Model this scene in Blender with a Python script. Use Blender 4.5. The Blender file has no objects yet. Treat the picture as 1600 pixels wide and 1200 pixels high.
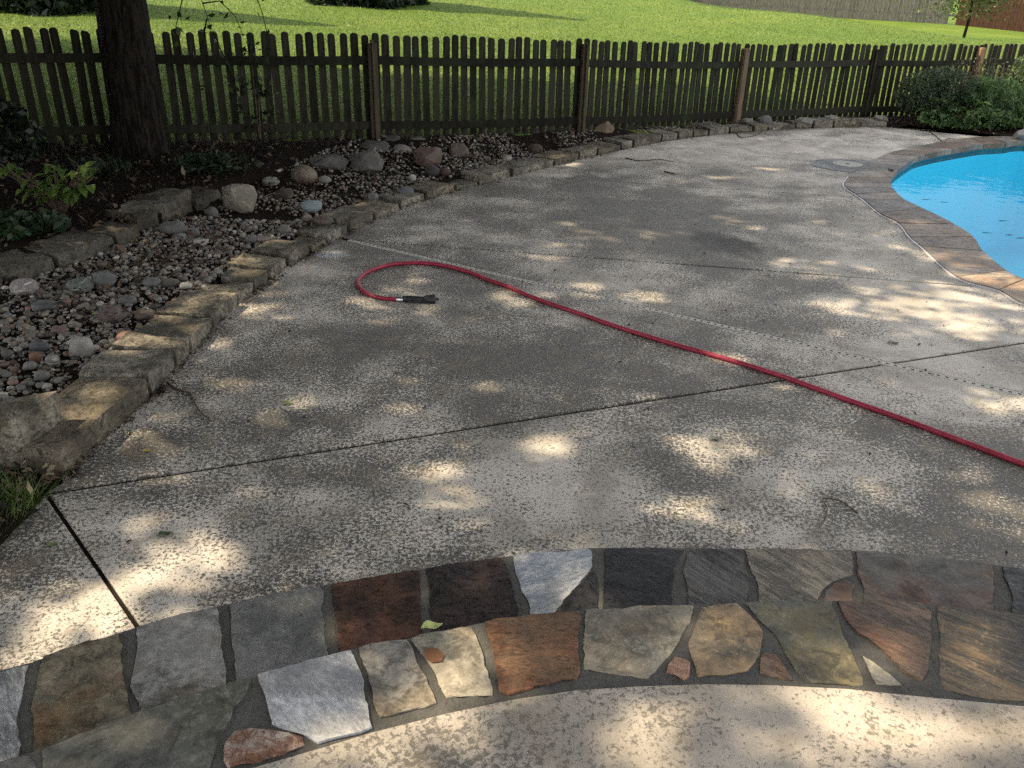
# Backyard pool deck in tree shade: concrete deck, flagstone steps, hose, dry creek bed,
# picket fence and sunny lawn.  Units are metres; X right, Y away, Z up, deck top at z = 0.
import bpy, bmesh, math, random
import numpy as np
from mathutils import Vector, Matrix, noise

S = bpy.context.scene
COL = S.collection
R = math.radians
rnd = random.Random(7)
rng = np.random.default_rng(11)

# ---------------------------------------------------------------- camera, sky, sun, exposure
cam_d = bpy.data.cameras.new('camera'); cam = bpy.data.objects.new('camera', cam_d); COL.objects.link(cam)
cam_d.sensor_width = 36; cam_d.lens = 29.7; cam_d.clip_end = 600; cam_d.clip_start = 0.05
pitch, roll = R(25.928), R(1.48)
F = Vector((0, math.cos(pitch), -math.sin(pitch))); U = Vector((0, math.sin(pitch), math.cos(pitch))); X = Vector((1, 0, 0))
right = X*math.cos(roll) + U*math.sin(roll); up = U*math.cos(roll) - X*math.sin(roll)
m3 = Matrix((right, up, -F)).transposed()
cam.matrix_world = Matrix.Translation((0, 0, 1.75)) @ m3.to_4x4()
S.camera = cam

SUN_H = Vector((-0.985, 0.17, 0)).normalized()         # the sun stands to the left
SUN_EL = R(48)
to_sun = Vector((SUN_H.x*math.cos(SUN_EL), SUN_H.y*math.cos(SUN_EL), math.sin(SUN_EL)))
W = bpy.data.worlds.new('World'); S.world = W; W.use_nodes = True
wn = W.node_tree.nodes; wn.clear()
sky = wn.new('ShaderNodeTexSky'); sky.sky_type = 'NISHITA'; sky.sun_disc = False
sky.sun_elevation = SUN_EL; sky.sun_rotation = math.atan2(SUN_H.x, SUN_H.y)
bg = wn.new('ShaderNodeBackground'); bg.inputs[1].default_value = 0.125
wo = wn.new('ShaderNodeOutputWorld')
hs = wn.new('ShaderNodeHueSaturation'); hs.inputs['Saturation'].default_value = 0.10      # hazy, pale summer sky
W.node_tree.links.new(sky.outputs[0], hs.inputs['Color']); W.node_tree.links.new(hs.outputs[0], bg.inputs[0]); W.node_tree.links.new(bg.outputs[0], wo.inputs[0])
sd = bpy.data.lights.new('sun', 'SUN'); sd.energy = 2.7; sd.angle = R(0.65); sd.color = (1.0, 0.83, 0.58)
sun = bpy.data.objects.new('sun', sd); COL.objects.link(sun)
sun.rotation_euler = (-to_sun).to_track_quat('-Z', 'Y').to_euler(); sun.location = to_sun*60
S.view_settings.view_transform = 'Standard'; S.view_settings.look = 'None'
S.view_settings.gamma = 1; S.view_settings.exposure = 1.9
S.render.engine = 'CYCLES'
S.cycles.max_bounces = 8; S.cycles.diffuse_bounces = 4; S.cycles.transparent_max_bounces = 12
S.cycles.caustics_reflective = False; S.cycles.caustics_refractive = False
S.cycles.use_denoising = False

# ---------------------------------------------------------------- material helper
class NT:
    def __init__(s, name, rough=0.8, spec=0.3):
        s.m = bpy.data.materials.new(name); s.m.use_nodes = True
        s.t = s.m.node_tree; s.b = s.t.nodes['Principled BSDF']; s.out = s.t.nodes['Material Output']
        s.b.inputs['Roughness'].default_value = rough
        s.b.inputs['Specular IOR Level'].default_value = spec
        s.pos = s.n('ShaderNodeNewGeometry').outputs['Position']
    def n(s, typ, props=None, **kw):
        nd = s.t.nodes.new(typ)
        for k, v in (props or {}).items(): setattr(nd, k, v)
        for k, v in kw.items():
            key = int(k[1:]) if k[0] == 'i' and k[1:].isdigit() else k.replace('_', ' ')
            s.put(nd.inputs[key], v)
        return nd
    def put(s, inp, v):
        if isinstance(v, bpy.types.NodeSocket): s.t.links.new(v, inp)
        elif isinstance(v, tuple) and len(v) == 3 and inp.type == 'RGBA': inp.default_value = (*v, 1)
        else: inp.default_value = v
    def noise(s, scale, detail=3, rough=0.55, vec=None, dist=0.0):
        return s.n('ShaderNodeTexNoise', Vector=vec or s.pos, Scale=scale, Detail=detail, Roughness=rough, Distortion=dist).outputs['Fac']
    def math(s, op, a, b=0.0, clamp=False):
        return s.n('ShaderNodeMath', {'operation': op, 'use_clamp': clamp}, i0=a, i1=b).outputs[0]
    def ramp(s, v, lo, hi, a=0.0, b=1.0):
        return s.n('ShaderNodeMapRange', {'interpolation_type': 'SMOOTHSTEP'}, Value=v, From_Min=lo, From_Max=hi, To_Min=a, To_Max=b).outputs[0]
    def mix(s, f, a, b, mode='MIX'):
        nd = s.t.nodes.new('ShaderNodeMix'); nd.data_type = 'RGBA'; nd.blend_type = mode
        s.put(nd.inputs[0], f); s.put(nd.inputs[6], a); s.put(nd.inputs[7], b)
        return nd.outputs[2]
    def stretch(s, vec, sc, rot=0.0):
        if rot: vec = s.n('ShaderNodeMapping', Vector=vec, Rotation=(0, 0, rot)).outputs[0]
        return s.n('ShaderNodeMapping', Vector=vec, Scale=sc).outputs[0]
    def objco(s): return s.n('ShaderNodeTexCoord').outputs['Object']
    def rand(s): return s.n('ShaderNodeObjectInfo').outputs['Random']
    def attr(s, name='col'): return s.n('ShaderNodeVertexColor', {'layer_name': name}).outputs['Color']
    def spot(s, x, y, rx, ry, soft=0.6, wob=0.7, wscale=3.0):
        d = s.n('ShaderNodeVectorMath', {'operation': 'SUBTRACT'}, i0=s.pos, i1=(x, y, 0)).outputs[0]
        d = s.n('ShaderNodeVectorMath', {'operation': 'MULTIPLY'}, i0=d, i1=(1/rx, 1/ry, 0)).outputs[0]
        l = s.n('ShaderNodeVectorMath', {'operation': 'LENGTH'}, i0=d).outputs['Value']
        l = s.math('ADD', l, s.math('MULTIPLY', s.math('SUBTRACT', s.noise(wscale, 4), 0.5), wob*2))
        return s.ramp(l, 1-soft, 1+soft*0.4, 1, 0)
    def bump(s, h, strength=0.5, dist=0.01):
        s.t.links.new(s.n('ShaderNodeBump', Height=h, Strength=strength, Distance=dist).outputs[0], s.b.inputs['Normal'])
    def color(s, c): s.put(s.b.inputs['Base Color'], c); return s
    def done(s): return s.m

# ---------------------------------------------------------------- object helpers
def tag(o, label=None, cat=None, group=None, kind=None):
    if label: o['label'] = label
    if cat: o['category'] = cat
    if group: o['group'] = group
    if kind: o['kind'] = kind
    return o
def empty(name, loc=(0, 0, 0), rz=0.0):
    o = bpy.data.objects.new(name, None); o.empty_display_size = 0.1
    o.location = loc; o.rotation_euler = (0, 0, rz); COL.objects.link(o); return o
def link(name, me, mat=None, parent=None):
    o = bpy.data.objects.new(name, me)
    if mat and not me.materials: me.materials.append(mat)
    COL.objects.link(o)
    if parent: o.parent = parent
    return o
def from_bm(name, bm, mat=None, parent=None, smooth=False):
    me = bpy.data.meshes.new(name); bm.normal_update(); bm.to_mesh(me); bm.free()
    if smooth: me.polygons.foreach_set('use_smooth', [True]*len(me.polygons))
    return link(name, me, mat, parent)
def np_mesh(name, v, f, mat=None, parent=None, cols=None, smooth=False):
    """v (N,3); f (M,k) all faces with k corners; cols (M,3) one colour per face"""
    v = np.asarray(v, np.float32); f = np.asarray(f, np.int32)
    me = bpy.data.meshes.new(name)
    me.vertices.add(len(v)); me.vertices.foreach_set('co', v.ravel())
    k = f.shape[1]; me.loops.add(f.size); me.loops.foreach_set('vertex_index', f.ravel())
    me.polygons.add(len(f)); me.polygons.foreach_set('loop_start', np.arange(0, f.size, k, dtype=np.int32))
    me.polygons.foreach_set('loop_total', np.full(len(f), k, np.int32))
    if smooth: me.polygons.foreach_set('use_smooth', np.ones(len(f), bool))
    me.update(calc_edges=True)
    if cols is not None:
        a = me.color_attributes.new('col', 'FLOAT_COLOR', 'CORNER')
        c = np.ones((len(f), k, 4), np.float32); c[:, :, :3] = np.asarray(cols, np.float32)[:, None, :]
        a.data.foreach_set('color', c.ravel())
    return link(name, me, mat, parent)
def prism(bm, pts, z0, z1):
    """vertical prism over the outline pts (either winding)"""
    a = sum(p[0]*q[1]-q[0]*p[1] for p, q in zip(pts, pts[1:]+pts[:1]))
    if a < 0: pts = pts[::-1]
    lo = [bm.verts.new((p[0], p[1], z0)) for p in pts]; hi = [bm.verts.new((p[0], p[1], z1)) for p in pts]
    bm.faces.new(hi); bm.faces.new(lo[::-1]); n = len(pts)
    for i in range(n):
        j = (i+1) % n; bm.faces.new((lo[i], lo[j], hi[j], hi[i]))
    return hi
def slab(name, pts, z0, z1, mat, parent=None, bevel=0.006):
    bm = bmesh.new(); prism(bm, pts, z0, z1)
    if bevel:
        es = [e for e in bm.edges if all(abs(v.co.z-z1) < 1e-5 for v in e.verts)]
        bmesh.ops.bevel(bm, geom=es, offset=bevel, segments=2, affect='EDGES', profile=0.6, clamp_overlap=True)
    return from_bm(name, bm, mat, parent)
def box(bm, c, s, rz=0.0):
    r = bmesh.ops.create_cube(bm, size=1)['verts']
    M = Matrix.Translation(c) @ Matrix.Rotation(rz, 4, 'Z') @ Matrix.Diagonal((*s, 1))
    bmesh.ops.transform(bm, matrix=M, verts=r); return r
def tube_mesh(pts, radii, sides=8, cap=True):
    pts = [Vector(p) for p in pts]; bm = bmesh.new(); rings = []
    for i, p in enumerate(pts):
        t = (pts[min(i+1, len(pts)-1)]-pts[max(i-1, 0)]).normalized()
        a = t.cross(Vector((0, 0, 1)) if abs(t.z) < 0.95 else Vector((1, 0, 0))).normalized(); b = t.cross(a)
        r = radii[i] if hasattr(radii, '__len__') else radii
        rings.append([bm.verts.new(p + (a*math.cos(q)+b*math.sin(q))*r) for q in (2*math.pi*k/sides for k in range(sides))])
    for A, B in zip(rings, rings[1:]):
        for k in range(sides): bm.faces.new((A[k], A[(k+1) % sides], B[(k+1) % sides], B[k]))
    if cap: bm.faces.new(rings[0][::-1]); bm.faces.new(rings[-1])
    bmesh.ops.recalc_face_normals(bm, faces=bm.faces)
    return bm
def catmull(P, n=6):
    P = [Vector(p) for p in P]; out = []
    Q = [P[0]*2-P[1]] + P + [P[-1]*2-P[-2]]
    for i in range(1, len(Q)-2):
        a, b, c, d = Q[i-1], Q[i], Q[i+1], Q[i+2]
        for k in range(n):
            t = k/n
            out.append(0.5*((2*b)+(c-a)*t+(2*a-5*b+4*c-d)*t*t+(3*b-a-3*c+d)*t**3))
    return out + [P[-1]]
def clip(poly, a, b, keep_left=True, off=0.0):
    """cut an outline with the line a-b, keeping one side, 'off' metres short of it"""
    nx, ny = -(b[1]-a[1]), b[0]-a[0]; L = math.hypot(nx, ny); nx /= L; ny /= L
    if not keep_left: nx, ny = -nx, -ny
    d = [(p[0]-a[0])*nx+(p[1]-a[1])*ny-off for p in poly]; out = []
    for i, p in enumerate(poly):
        j = (i+1) % len(poly); q = poly[j]
        if d[i] >= 0: out.append(p)
        if (d[i] >= 0) != (d[j] >= 0):
            t = d[i]/(d[i]-d[j]); out.append((p[0]+(q[0]-p[0])*t, p[1]+(q[1]-p[1])*t))
    return out
def sstep(a, b, x):
    t = np.clip((np.asarray(x, float)-a)/(b-a), 0, 1); return t*t*(3-2*t)

# ---------------------------------------------------------------- plan lines
EDGE_FRONT = [(-1.676,2.685),(-1.686,2.743),(-1.681,2.903),(-1.630,3.148),(-1.605,3.360),(-1.607,3.457),(-1.611,3.666),(-1.598,3.849),(-1.602,4.152),(-1.574,4.509),(-1.554,4.758),(-1.528,4.875),(-1.461,5.281),(-1.385,5.540),(-1.333,5.771),(-1.228,6.057),(-1.150,6.293),(-0.948,6.798),(-0.765,7.143),(-0.569,7.445),(-0.356,7.720),(-0.051,8.106),(0.364,8.663),(0.645,9.026),(1.161,9.632),(1.699,10.227),(2.144,10.595),(2.626,10.941),(2.979,11.139),(3.636,11.488),(4.160,11.622),(4.585,11.740),(4.960,11.800)]
DECK_BACK = [(5.455,11.669),(5.847,11.380),(6.061,11.173)]
NOSE1 = [(-1.356,1.538),(-1.273,1.588),(-1.212,1.617),(-1.109,1.687),(-0.995,1.757),(-0.808,1.846),(-0.710,1.882),(-0.542,1.945),(-0.401,1.991),(-0.255,2.036),(-0.020,2.101),(0.133,2.136),(0.264,2.158),(0.415,2.168),(0.718,2.174),(1.083,2.180),(1.318,2.163),(1.496,2.129),(1.625,2.100),(1.759,2.063)]
NOSE2 = [(-1.104,1.161),(-1.026,1.204),(-0.960,1.235),(-0.818,1.332),(-0.699,1.391),(-0.574,1.457),(-0.372,1.546),(-0.235,1.588),(-0.054,1.652),(0.064,1.678),(0.188,1.704),(0.347,1.725),(0.620,1.753),(0.861,1.769),(1.130,1.757),(1.348,1.731),(1.498,1.703)]
PATIO_EDGE = [(-1.099,0.855),(-0.995,0.946),(-0.826,1.063),(-0.674,1.140),(-0.493,1.207),(-0.382,1.253),(-0.282,1.297),(-0.122,1.355),(0.018,1.398),(0.164,1.431),(0.313,1.448),(0.462,1.459),(0.611,1.462),(0.795,1.456),(0.971,1.437),(1.181,1.418),(1.338,1.390)]
FENCE = [(-8.45, 6.35), (-6.06, 7.20), (-3.70, 8.08), (-1.451, 8.843), (0.714, 9.974), (2.851, 11.53), (4.886, 12.531), (6.79, 13.43), (8.72, 14.30), (10.7, 15.2)]
FENCE_Z = [0.27, 0.26, 0.22, 0.19, 0.115, 0.015, -0.01, -0.03, -0.04, -0.04]
fX = np.array([p[0] for p in FENCE]); fY = np.array([p[1] for p in FENCE]); fZ = np.array(FENCE_Z)
COPE_OUT = [(3.192,4.748),(3.083,5.134),(2.928,5.373),(2.993,6.076),(3.013,6.329),(3.087,6.720),(3.053,7.039),(3.089,7.509),(3.092,7.726),(3.093,7.981),(3.141,8.174),(3.271,8.443),(3.475,8.767),(3.824,9.300),(4.167,9.775),(4.433,10.041),(4.778,10.330),(5.250,10.737),(5.679,11.024),(6.016,11.167),(6.519,11.265)]
COPE_IN = [(3.566,5.123),(3.364,5.356),(3.341,5.540),(3.405,6.001),(3.515,6.375),(3.536,6.744),(3.495,7.255),(3.469,7.573),(3.509,7.847),(3.546,8.032),(3.622,8.257),(3.722,8.496),(3.922,8.853),(4.314,9.432),(4.499,9.671),(4.836,9.979),(5.086,10.170),(5.353,10.369),(5.663,10.580),(6.005,10.714),(6.494,10.916)]
COPE_OUT = [(4.9, 3.55), (4.05, 4.0)] + COPE_OUT + [(8.0, 11.0)]
COPE_IN = [(5.1, 4.05), (4.35, 4.55)] + COPE_IN + [(8.0, 10.6)]

def seg_dist(PX, PY, line):
    best = np.full(np.shape(PX), 1e9)
    for (ax, ay), (bx, by) in zip(line, line[1:]):
        dx, dy = bx-ax, by-ay; L2 = dx*dx+dy*dy+1e-12
        t = np.clip(((PX-ax)*dx+(PY-ay)*dy)/L2, 0, 1)
        best = np.minimum(best, np.hypot(PX-ax-t*dx, PY-ay-t*dy))
    return best
BORDER = [(-3.193,4.579),(-3.082,4.777),(-2.957,4.905),(-2.891,5.072),(-2.807,5.346),(-2.708,5.557),(-2.686,5.791),(-2.713,5.969),(-2.630,6.115),(-2.486,6.423),(-2.410,6.836),(-2.252,7.258)]
def fence_y(x): return np.interp(x, fX, fY)
def fence_z(x): return np.interp(x, fX, fZ)
def garden_z(x, y):
    x = np.asarray(x, float); y = np.asarray(y, float)
    de = seg_dist(x, y, EDGE_FRONT); df = np.maximum(fence_y(x)-y, 0)
    t = de/(de+df+1e-6); s = sstep(0.35, 0.95, t)
    z = 0.035*(1-s)+(fence_z(x)+0.005)*s-0.075*(1-sstep(0.06, 0.30, de))
    bx = np.array([p[0] for p in BORDER]); by = np.array([p[1] for p in BORDER])
    db = y-np.interp(x, bx, by)
    z = z+0.09*sstep(0.0, 0.12, db)*sstep(-1.75, -2.15, x)*(1-s)
    return z
def lawn_z(x, y):
    x = np.asarray(x, float); y = np.asarray(y, float)
    v = np.maximum(y-fence_y(np.clip(x, -8.4, 10.6)), 0)
    crest = 1.02-0.60*sstep(6.5, 13.5, x)-0.42*sstep(13, 19, x)
    yc = 25.0
    rise = crest*np.clip((y-fence_y(np.clip(x, -8.4, 10.6)))/(yc-fence_y(np.clip(x, -8.4, 10.6))), 0, None)**0.9
    left = crest+(y-yc)*0.035
    rightz = crest*(1-sstep(yc-0.5, yc+8, y))+0.03*sstep(yc+2, yc+9, y)+np.maximum(y-34, 0)*0.028
    w = sstep(4.5, 8.5, x)
    beyond = left*(1-w)+rightz*w
    h = np.where(y < yc, rise, beyond)
    return fence_z(np.clip(x, -8.4, 10.6))+h*sstep(0, 1, v)

# ---------------------------------------------------------------- materials
def make_concrete(name, light, dark, bias, stains=True, sc=1.0):
    k = NT(name, 0.75, 0.35)
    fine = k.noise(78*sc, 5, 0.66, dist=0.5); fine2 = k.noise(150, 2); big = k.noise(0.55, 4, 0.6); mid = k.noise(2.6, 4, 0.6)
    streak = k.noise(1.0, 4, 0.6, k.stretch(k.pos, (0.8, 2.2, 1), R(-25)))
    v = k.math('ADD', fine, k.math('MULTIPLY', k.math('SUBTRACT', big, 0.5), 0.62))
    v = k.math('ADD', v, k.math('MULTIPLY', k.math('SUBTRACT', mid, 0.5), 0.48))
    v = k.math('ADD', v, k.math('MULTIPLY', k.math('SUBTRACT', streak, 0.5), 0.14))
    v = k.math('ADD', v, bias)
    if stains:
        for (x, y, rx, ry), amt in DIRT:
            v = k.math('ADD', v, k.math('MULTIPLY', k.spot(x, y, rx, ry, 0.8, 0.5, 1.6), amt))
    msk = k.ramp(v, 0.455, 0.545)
    fleck = k.ramp(k.noise(115*sc, 3, 0.6, k.stretch(k.pos, (1, 1, 1), 0.6), 0.3), 0.56, 0.64)
    msk = k.math('MAXIMUM', msk, k.math('MULTIPLY', fleck, 0.62))
    pits = k.ramp(k.noise(95*sc, 3, 0.6, k.stretch(k.pos, (1, 1, 1), 2.1), 0.3), 0.60, 0.68)
    msk = k.math('MULTIPLY', msk, k.math('SUBTRACT', 1.0, k.math('MULTIPLY', pits, 0.7)))
    c = k.mix(msk, dark, light)
    c = k.mix(k.ramp(fine2, 0.35, 0.75, 0.0, 0.35), c, (light[0]*0.55, light[1]*0.54, light[2]*0.52))
    c = k.mix(k.ramp(k.noise(1.7, 5, 0.65, None, 0.5), 0.38, 0.58, 0.42, 0.0), c, (0.085, 0.08, 0.07))
    c = k.mix(k.ramp(k.noise(7, 3), 0.54, 0.64, 0, 0.30), c, (0.21, 0.17, 0.115))
    if stains:
        for x, y, rx, ry in WET: c = k.mix(k.math('MULTIPLY', k.math('MULTIPLY', k.spot(x, y, rx, ry, 0.5, 0.8, 5), k.ramp(fine, 0.80, 0.50, 0.35, 1.0)), 0.95), c, (0.035, 0.033, 0.03))
        for x, y, rx, ry in LIME: c = k.mix(k.math('MULTIPLY', k.math('MULTIPLY', k.spot(x, y, rx, ry, 0.5, 0.9, 9), k.ramp(fine, 0.42, 0.55)), 0.85), c, (0.55, 0.57, 0.62))
    k.color(c)
    k.put(k.b.inputs['Roughness'], k.ramp(msk, 0, 1, 0.62, 0.8))
    k.bump(k.math('ADD', msk, k.math('MULTIPLY', fine2, 0.4)), 0.55, 0.004)
    return k.done()
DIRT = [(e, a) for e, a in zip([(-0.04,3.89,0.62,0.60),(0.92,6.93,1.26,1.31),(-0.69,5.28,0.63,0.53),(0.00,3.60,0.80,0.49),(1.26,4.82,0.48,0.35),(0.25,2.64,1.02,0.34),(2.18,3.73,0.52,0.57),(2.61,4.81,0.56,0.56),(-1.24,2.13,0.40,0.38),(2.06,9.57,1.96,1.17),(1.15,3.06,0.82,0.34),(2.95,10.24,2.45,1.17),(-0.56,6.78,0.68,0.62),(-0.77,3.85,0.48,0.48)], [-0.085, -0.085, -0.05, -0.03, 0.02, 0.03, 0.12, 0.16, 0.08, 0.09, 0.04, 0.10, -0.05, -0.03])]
WET = [(1.57,6.00,0.25,0.29),(1.44,6.22,0.17,0.20)]
LIME = [(-1.23,5.54,0.11,0.10)]
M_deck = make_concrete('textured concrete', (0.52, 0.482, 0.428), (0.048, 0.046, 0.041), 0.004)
M_patio = make_concrete('patio concrete', (0.47, 0.415, 0.35), (0.15, 0.137, 0.115), 0.035, False, 0.9)

k = NT('joint dirt', 0.95, 0.1); k.color(k.mix(k.noise(40, 3), (0.006, 0.0055, 0.005), (0.03, 0.024, 0.018))); M_joint = k.done()
k = NT('mortar', 0.85, 0.25); k.color(k.mix(k.noise(35, 5, 0.65), (0.04, 0.039, 0.036), (0.125, 0.12, 0.108))); k.bump(k.math('ADD', k.noise(140, 3), k.math('MULTIPLY', k.noise(24, 4), 2.0)), 0.8, 0.006); M_mortar = k.done()
k = NT('garden soil', 0.95, 0.1); k.color(k.mix(k.noise(22, 5, 0.7), (0.004, 0.003, 0.002), (0.022, 0.015, 0.010))); k.bump(k.noise(60, 5, 0.7), 0.9, 0.02); M_soil = k.done()

def make_stone(name, a, b, c3=None, streak=0.0, rot=0.0, rough=0.55, scale=7.0, amt=0.5, blot=0.6):
    k = NT(name, rough, 0.22)
    vec = k.stretch(k.pos, (1, 1+9*streak, 1), rot) if streak else k.pos
    n1 = k.noise(scale, 6, 0.65, vec, 0.6); n2 = k.noise(scale*6, 4, 0.7, vec); n3 = k.noise(scale*0.6, 3, 0.5)
    c = k.mix(k.ramp(n1, 0.40, 0.60), a, b)
    if c3: c = k.mix(k.ramp(n3, 0.47, 0.57, 0, min(1, amt*1.7)), c, c3)
    n4 = k.noise(scale*2.3, 5, 0.75, vec, 1.2); n5 = k.noise(scale*16, 3, 0.7)
    c = k.mix(k.ramp(n4, 0.515, 0.60, 0, blot), c, (a[0]*0.30, a[1]*0.30, a[2]*0.30))
    c = k.mix(k.ramp(n4, 0.46, 0.39, 0, 0.45), c, tuple(min(q*1.55+0.01, 0.7) for q in b))
    c = k.mix(k.ramp(n2, 0.38, 0.60, 0.38, 0.0), c, (a[0]*0.35, a[1]*0.35, a[2]*0.35))
    c = k.mix(k.ramp(n5, 0.57, 0.66, 0, 0.35), c, tuple(min(q*1.5+0.012, 0.7) for q in b))
    cloud = k.noise(3.1, 3, 0.5, k.stretch(k.pos, (1, 1, 1), 0.8), 0.6)
    c = k.mix(k.ramp(cloud, 0.50, 0.62, 0, 0.45), c, (a[0]*0.4, a[1]*0.4, a[2]*0.4)); c = k.mix(k.ramp(cloud, 0.46, 0.36, 0, 0.3), c, tuple(min(q*1.3+.01, .7) for q in b))
    k.color(c); k.bump(k.math('ADD', k.math('ADD', n1, k.math('MULTIPLY', n4, 0.5)), k.math('MULTIPLY', n2, 0.35)), 0.6, 0.006)
    k.put(k.b.inputs['Roughness'], k.ramp(n2, 0.35, 0.62, rough-0.22, rough+0.12))
    return k.done()

def make_wall_stone(g=1.0):
    k = NT('weathered limestone', 0.88, 0.2)
    rd = k.rand(); n1 = k.noise(9, 6, 0.7); n2 = k.noise(45, 4, 0.7); n3 = k.noise(3.2, 4, 0.6)
    c = k.mix(k.ramp(n1, 0.40, 0.60), (0.13*g, 0.117*g, 0.094*g), (0.36*g, 0.32*g, 0.25*g))
    c = k.mix(k.ramp(rd, 0.5, 1, 0.0, 0.5), c, (0.21*g, 0.165*g, 0.11*g)); c = k.mix(k.ramp(rd, 0.5, 0, 0.0, 0.5), c, (0.34*g, 0.32*g, 0.28*g))
    c = k.mix(k.ramp(k.noise(130, 3, 0.7), 0.5, 0.62, 0, 0.5), c, (0.05, 0.046, 0.036))
    c = k.mix(k.ramp(n3, 0.48, 0.62, 0, 0.8), c, (0.06, 0.054, 0.04))
    c = k.mix(k.ramp(k.noise(30, 6, 0.8), 0.50, 0.58, 0, 0.8), c, (0.03, 0.027, 0.02))
    c = k.mix(k.ramp(k.noise(52, 4, 0.75), 0.60, 0.68, 0, 0.5), c, (0.42*g, 0.38*g, 0.30*g))
    c = k.mix(k.ramp(k.noise(5.5, 5, 0.7), 0.55, 0.72, 0, 0.55), c, (0.10, 0.10, 0.035))
    c = k.mix(k.ramp(n2, 0.3, 0.75, 0.5, 0), c, (0.05, 0.045, 0.035))
    k.color(c); k.bump(k.math('ADD', n1, k.math('MULTIPLY', n2, 0.7)), 1.0, 0.02); return k.done()
M_wall = make_wall_stone()

def make_wood(name, a, b, moss=0.0):
    k = NT(name, 0.9, 0.15); rd = k.rand()
    g = k.noise(9, 5, 0.65, k.stretch(k.objco(), (6, 6, 0.6))); s = k.noise(3, 3, 0.6)
    c = k.mix(k.ramp(g, 0.40, 0.60), a, b)
    c = k.mix(k.ramp(rd, 0.35, 1, 0.0, 0.6), c, (a[0]*0.5, a[1]*0.5, a[2]*0.5))
    c = k.mix(k.ramp(rd, 0.35, 0.0, 0.0, 0.5), c, (b[0]*1.5, b[1]*1.5, b[2]*1.45))
    if moss: c = k.mix(k.ramp(s, 0.45, 0.7, 0, moss), c, (0.03, 0.04, 0.018))
    k.color(c); k.bump(g, 0.5, 0.006); return k.done()
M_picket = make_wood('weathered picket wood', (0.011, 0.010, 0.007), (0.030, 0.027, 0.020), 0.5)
M_post = make_wood('weathered post wood', (0.022, 0.018, 0.013), (0.06, 0.047, 0.032), 0.35)
M_tanpost = make_wood('brown post wood', (0.06, 0.044, 0.030), (0.13, 0.096, 0.064), 0.2)
M_sunpost = make_wood('sunlit tone post wood', (0.34, 0.20, 0.12), (0.52, 0.34, 0.22))  # fence post wood with sunlight put into a brighter, warmer colour
M_greyfence = make_wood('silvered stockade boards', (0.09, 0.085, 0.075), (0.25, 0.235, 0.215))
M_redfence = make_wood('red brown boards', (0.022, 0.011, 0.007), (0.055, 0.027, 0.016))

k = NT('bark', 0.95, 0.1); bn = k.noise(14, 6, 0.7, k.stretch(k.objco(), (2.4, 2.4, 0.35)), 0.7)
k.color(k.mix(k.ramp(bn, 0.42, 0.58), (0.005, 0.004, 0.0035), (0.024, 0.019, 0.0155))); k.bump(bn, 1.0, 0.03); M_bark = k.done()
k = NT('twig', 0.9, 0.15); k.color(k.mix(k.noise(60, 3), (0.05, 0.035, 0.025), (0.14, 0.10, 0.07))); M_twig = k.done()

def make_leaf(name, rough=0.5, trans=0.35):
    k = NT(name, rough, 0.4); c = k.attr(); k.color(c)
    tr = k.n('ShaderNodeBsdfTranslucent', Color=c).outputs[0]
    mx = k.n('ShaderNodeMixShader', i0=trans, i1=k.b.outputs[0], i2=tr).outputs[0]
    k.t.links.new(mx, k.out.inputs[0]); return k.done()
M_leaf = make_leaf('leaf'); M_canopy = make_leaf('canopy leaf', 0.6, 0.06)
M_dry = make_leaf('dry leaf', 0.8, 0.1)
k = NT('pebble stone', 0.7, 0.3); k.color(k.mix(k.ramp(k.noise(70, 4, 0.6), 0.3, 0.75, 0.4, 0), k.attr(), (0.03, 0.028, 0.026))); k.bump(k.noise(120, 3), 0.25, 0.003); M_pebble = k.done()

k = NT('lawn', 0.9, 0.1)
ln = k.noise(0.55, 4, 0.6); lf = k.noise(26, 4, 0.7); lm = k.noise(4, 4, 0.65); ls = k.noise(1.0, 4, 0.65, k.stretch(k.pos, (0.35, 1.6, 1), R(8)))
lc = k.mix(k.ramp(lf, 0.3, 0.7), (0.062, 0.110, 0.014), (0.125, 0.185, 0.032))
lc = k.mix(k.ramp(ln, 0.4, 0.65, 0, 0.5), lc, (0.155, 0.190, 0.034))
lc = k.mix(k.ramp(ls, 0.5, 0.7, 0, 0.5), lc, (0.066, 0.122, 0.028))
lc = k.mix(k.ramp(lm, 0.55, 0.75, 0, 0.4), lc, (0.05, 0.088, 0.018))
k.color(lc); k.bump(k.math('ADD', lf, lm), 0.9, 0.05); M_lawn = k.done()

# ---------------------------------------------------------------- ground: lawn sheet and garden soil
def grid_sheet(name, xs, ys, zf, mat, keep=None, cols=None, smooth=True):
    GX, GY = np.meshgrid(xs, ys); GZ = zf(GX, GY)
    v = np.stack([GX.ravel(), GY.ravel(), GZ.ravel()], 1); nx = len(xs); ny = len(ys)
    i = np.arange((ny-1)*(nx-1)); r = i//(nx-1); q = i % (nx-1); a = r*nx+q
    f = np.stack([a, a+1, a+nx+1, a+nx], 1)
    if keep is not None:
        ctr = v[f].mean(1); f = f[keep(ctr[:, 0], ctr[:, 1])]
    return np_mesh(name, v, f, mat, smooth=smooth)
xs = np.unique(np.concatenate([np.linspace(-200, -26, 14), np.linspace(-26, 34, 121), np.linspace(34, 200, 14)]))
ys = np.unique(np.concatenate([np.linspace(-120, 4, 14), np.linspace(4, 46, 106), np.linspace(46, 300, 18)]))
def ground_z(x, y):
    z = lawn_z(x, y)
    front = (y < fence_y(np.clip(x, -8.4, 10.6))-0.15) & (x > -9.5) & (x < 12.5)
    return np.where(front, -0.16, np.where(y < fence_y(np.clip(x, -8.4, 10.6))-0.15, np.minimum(z, 0.1), z))
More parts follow.
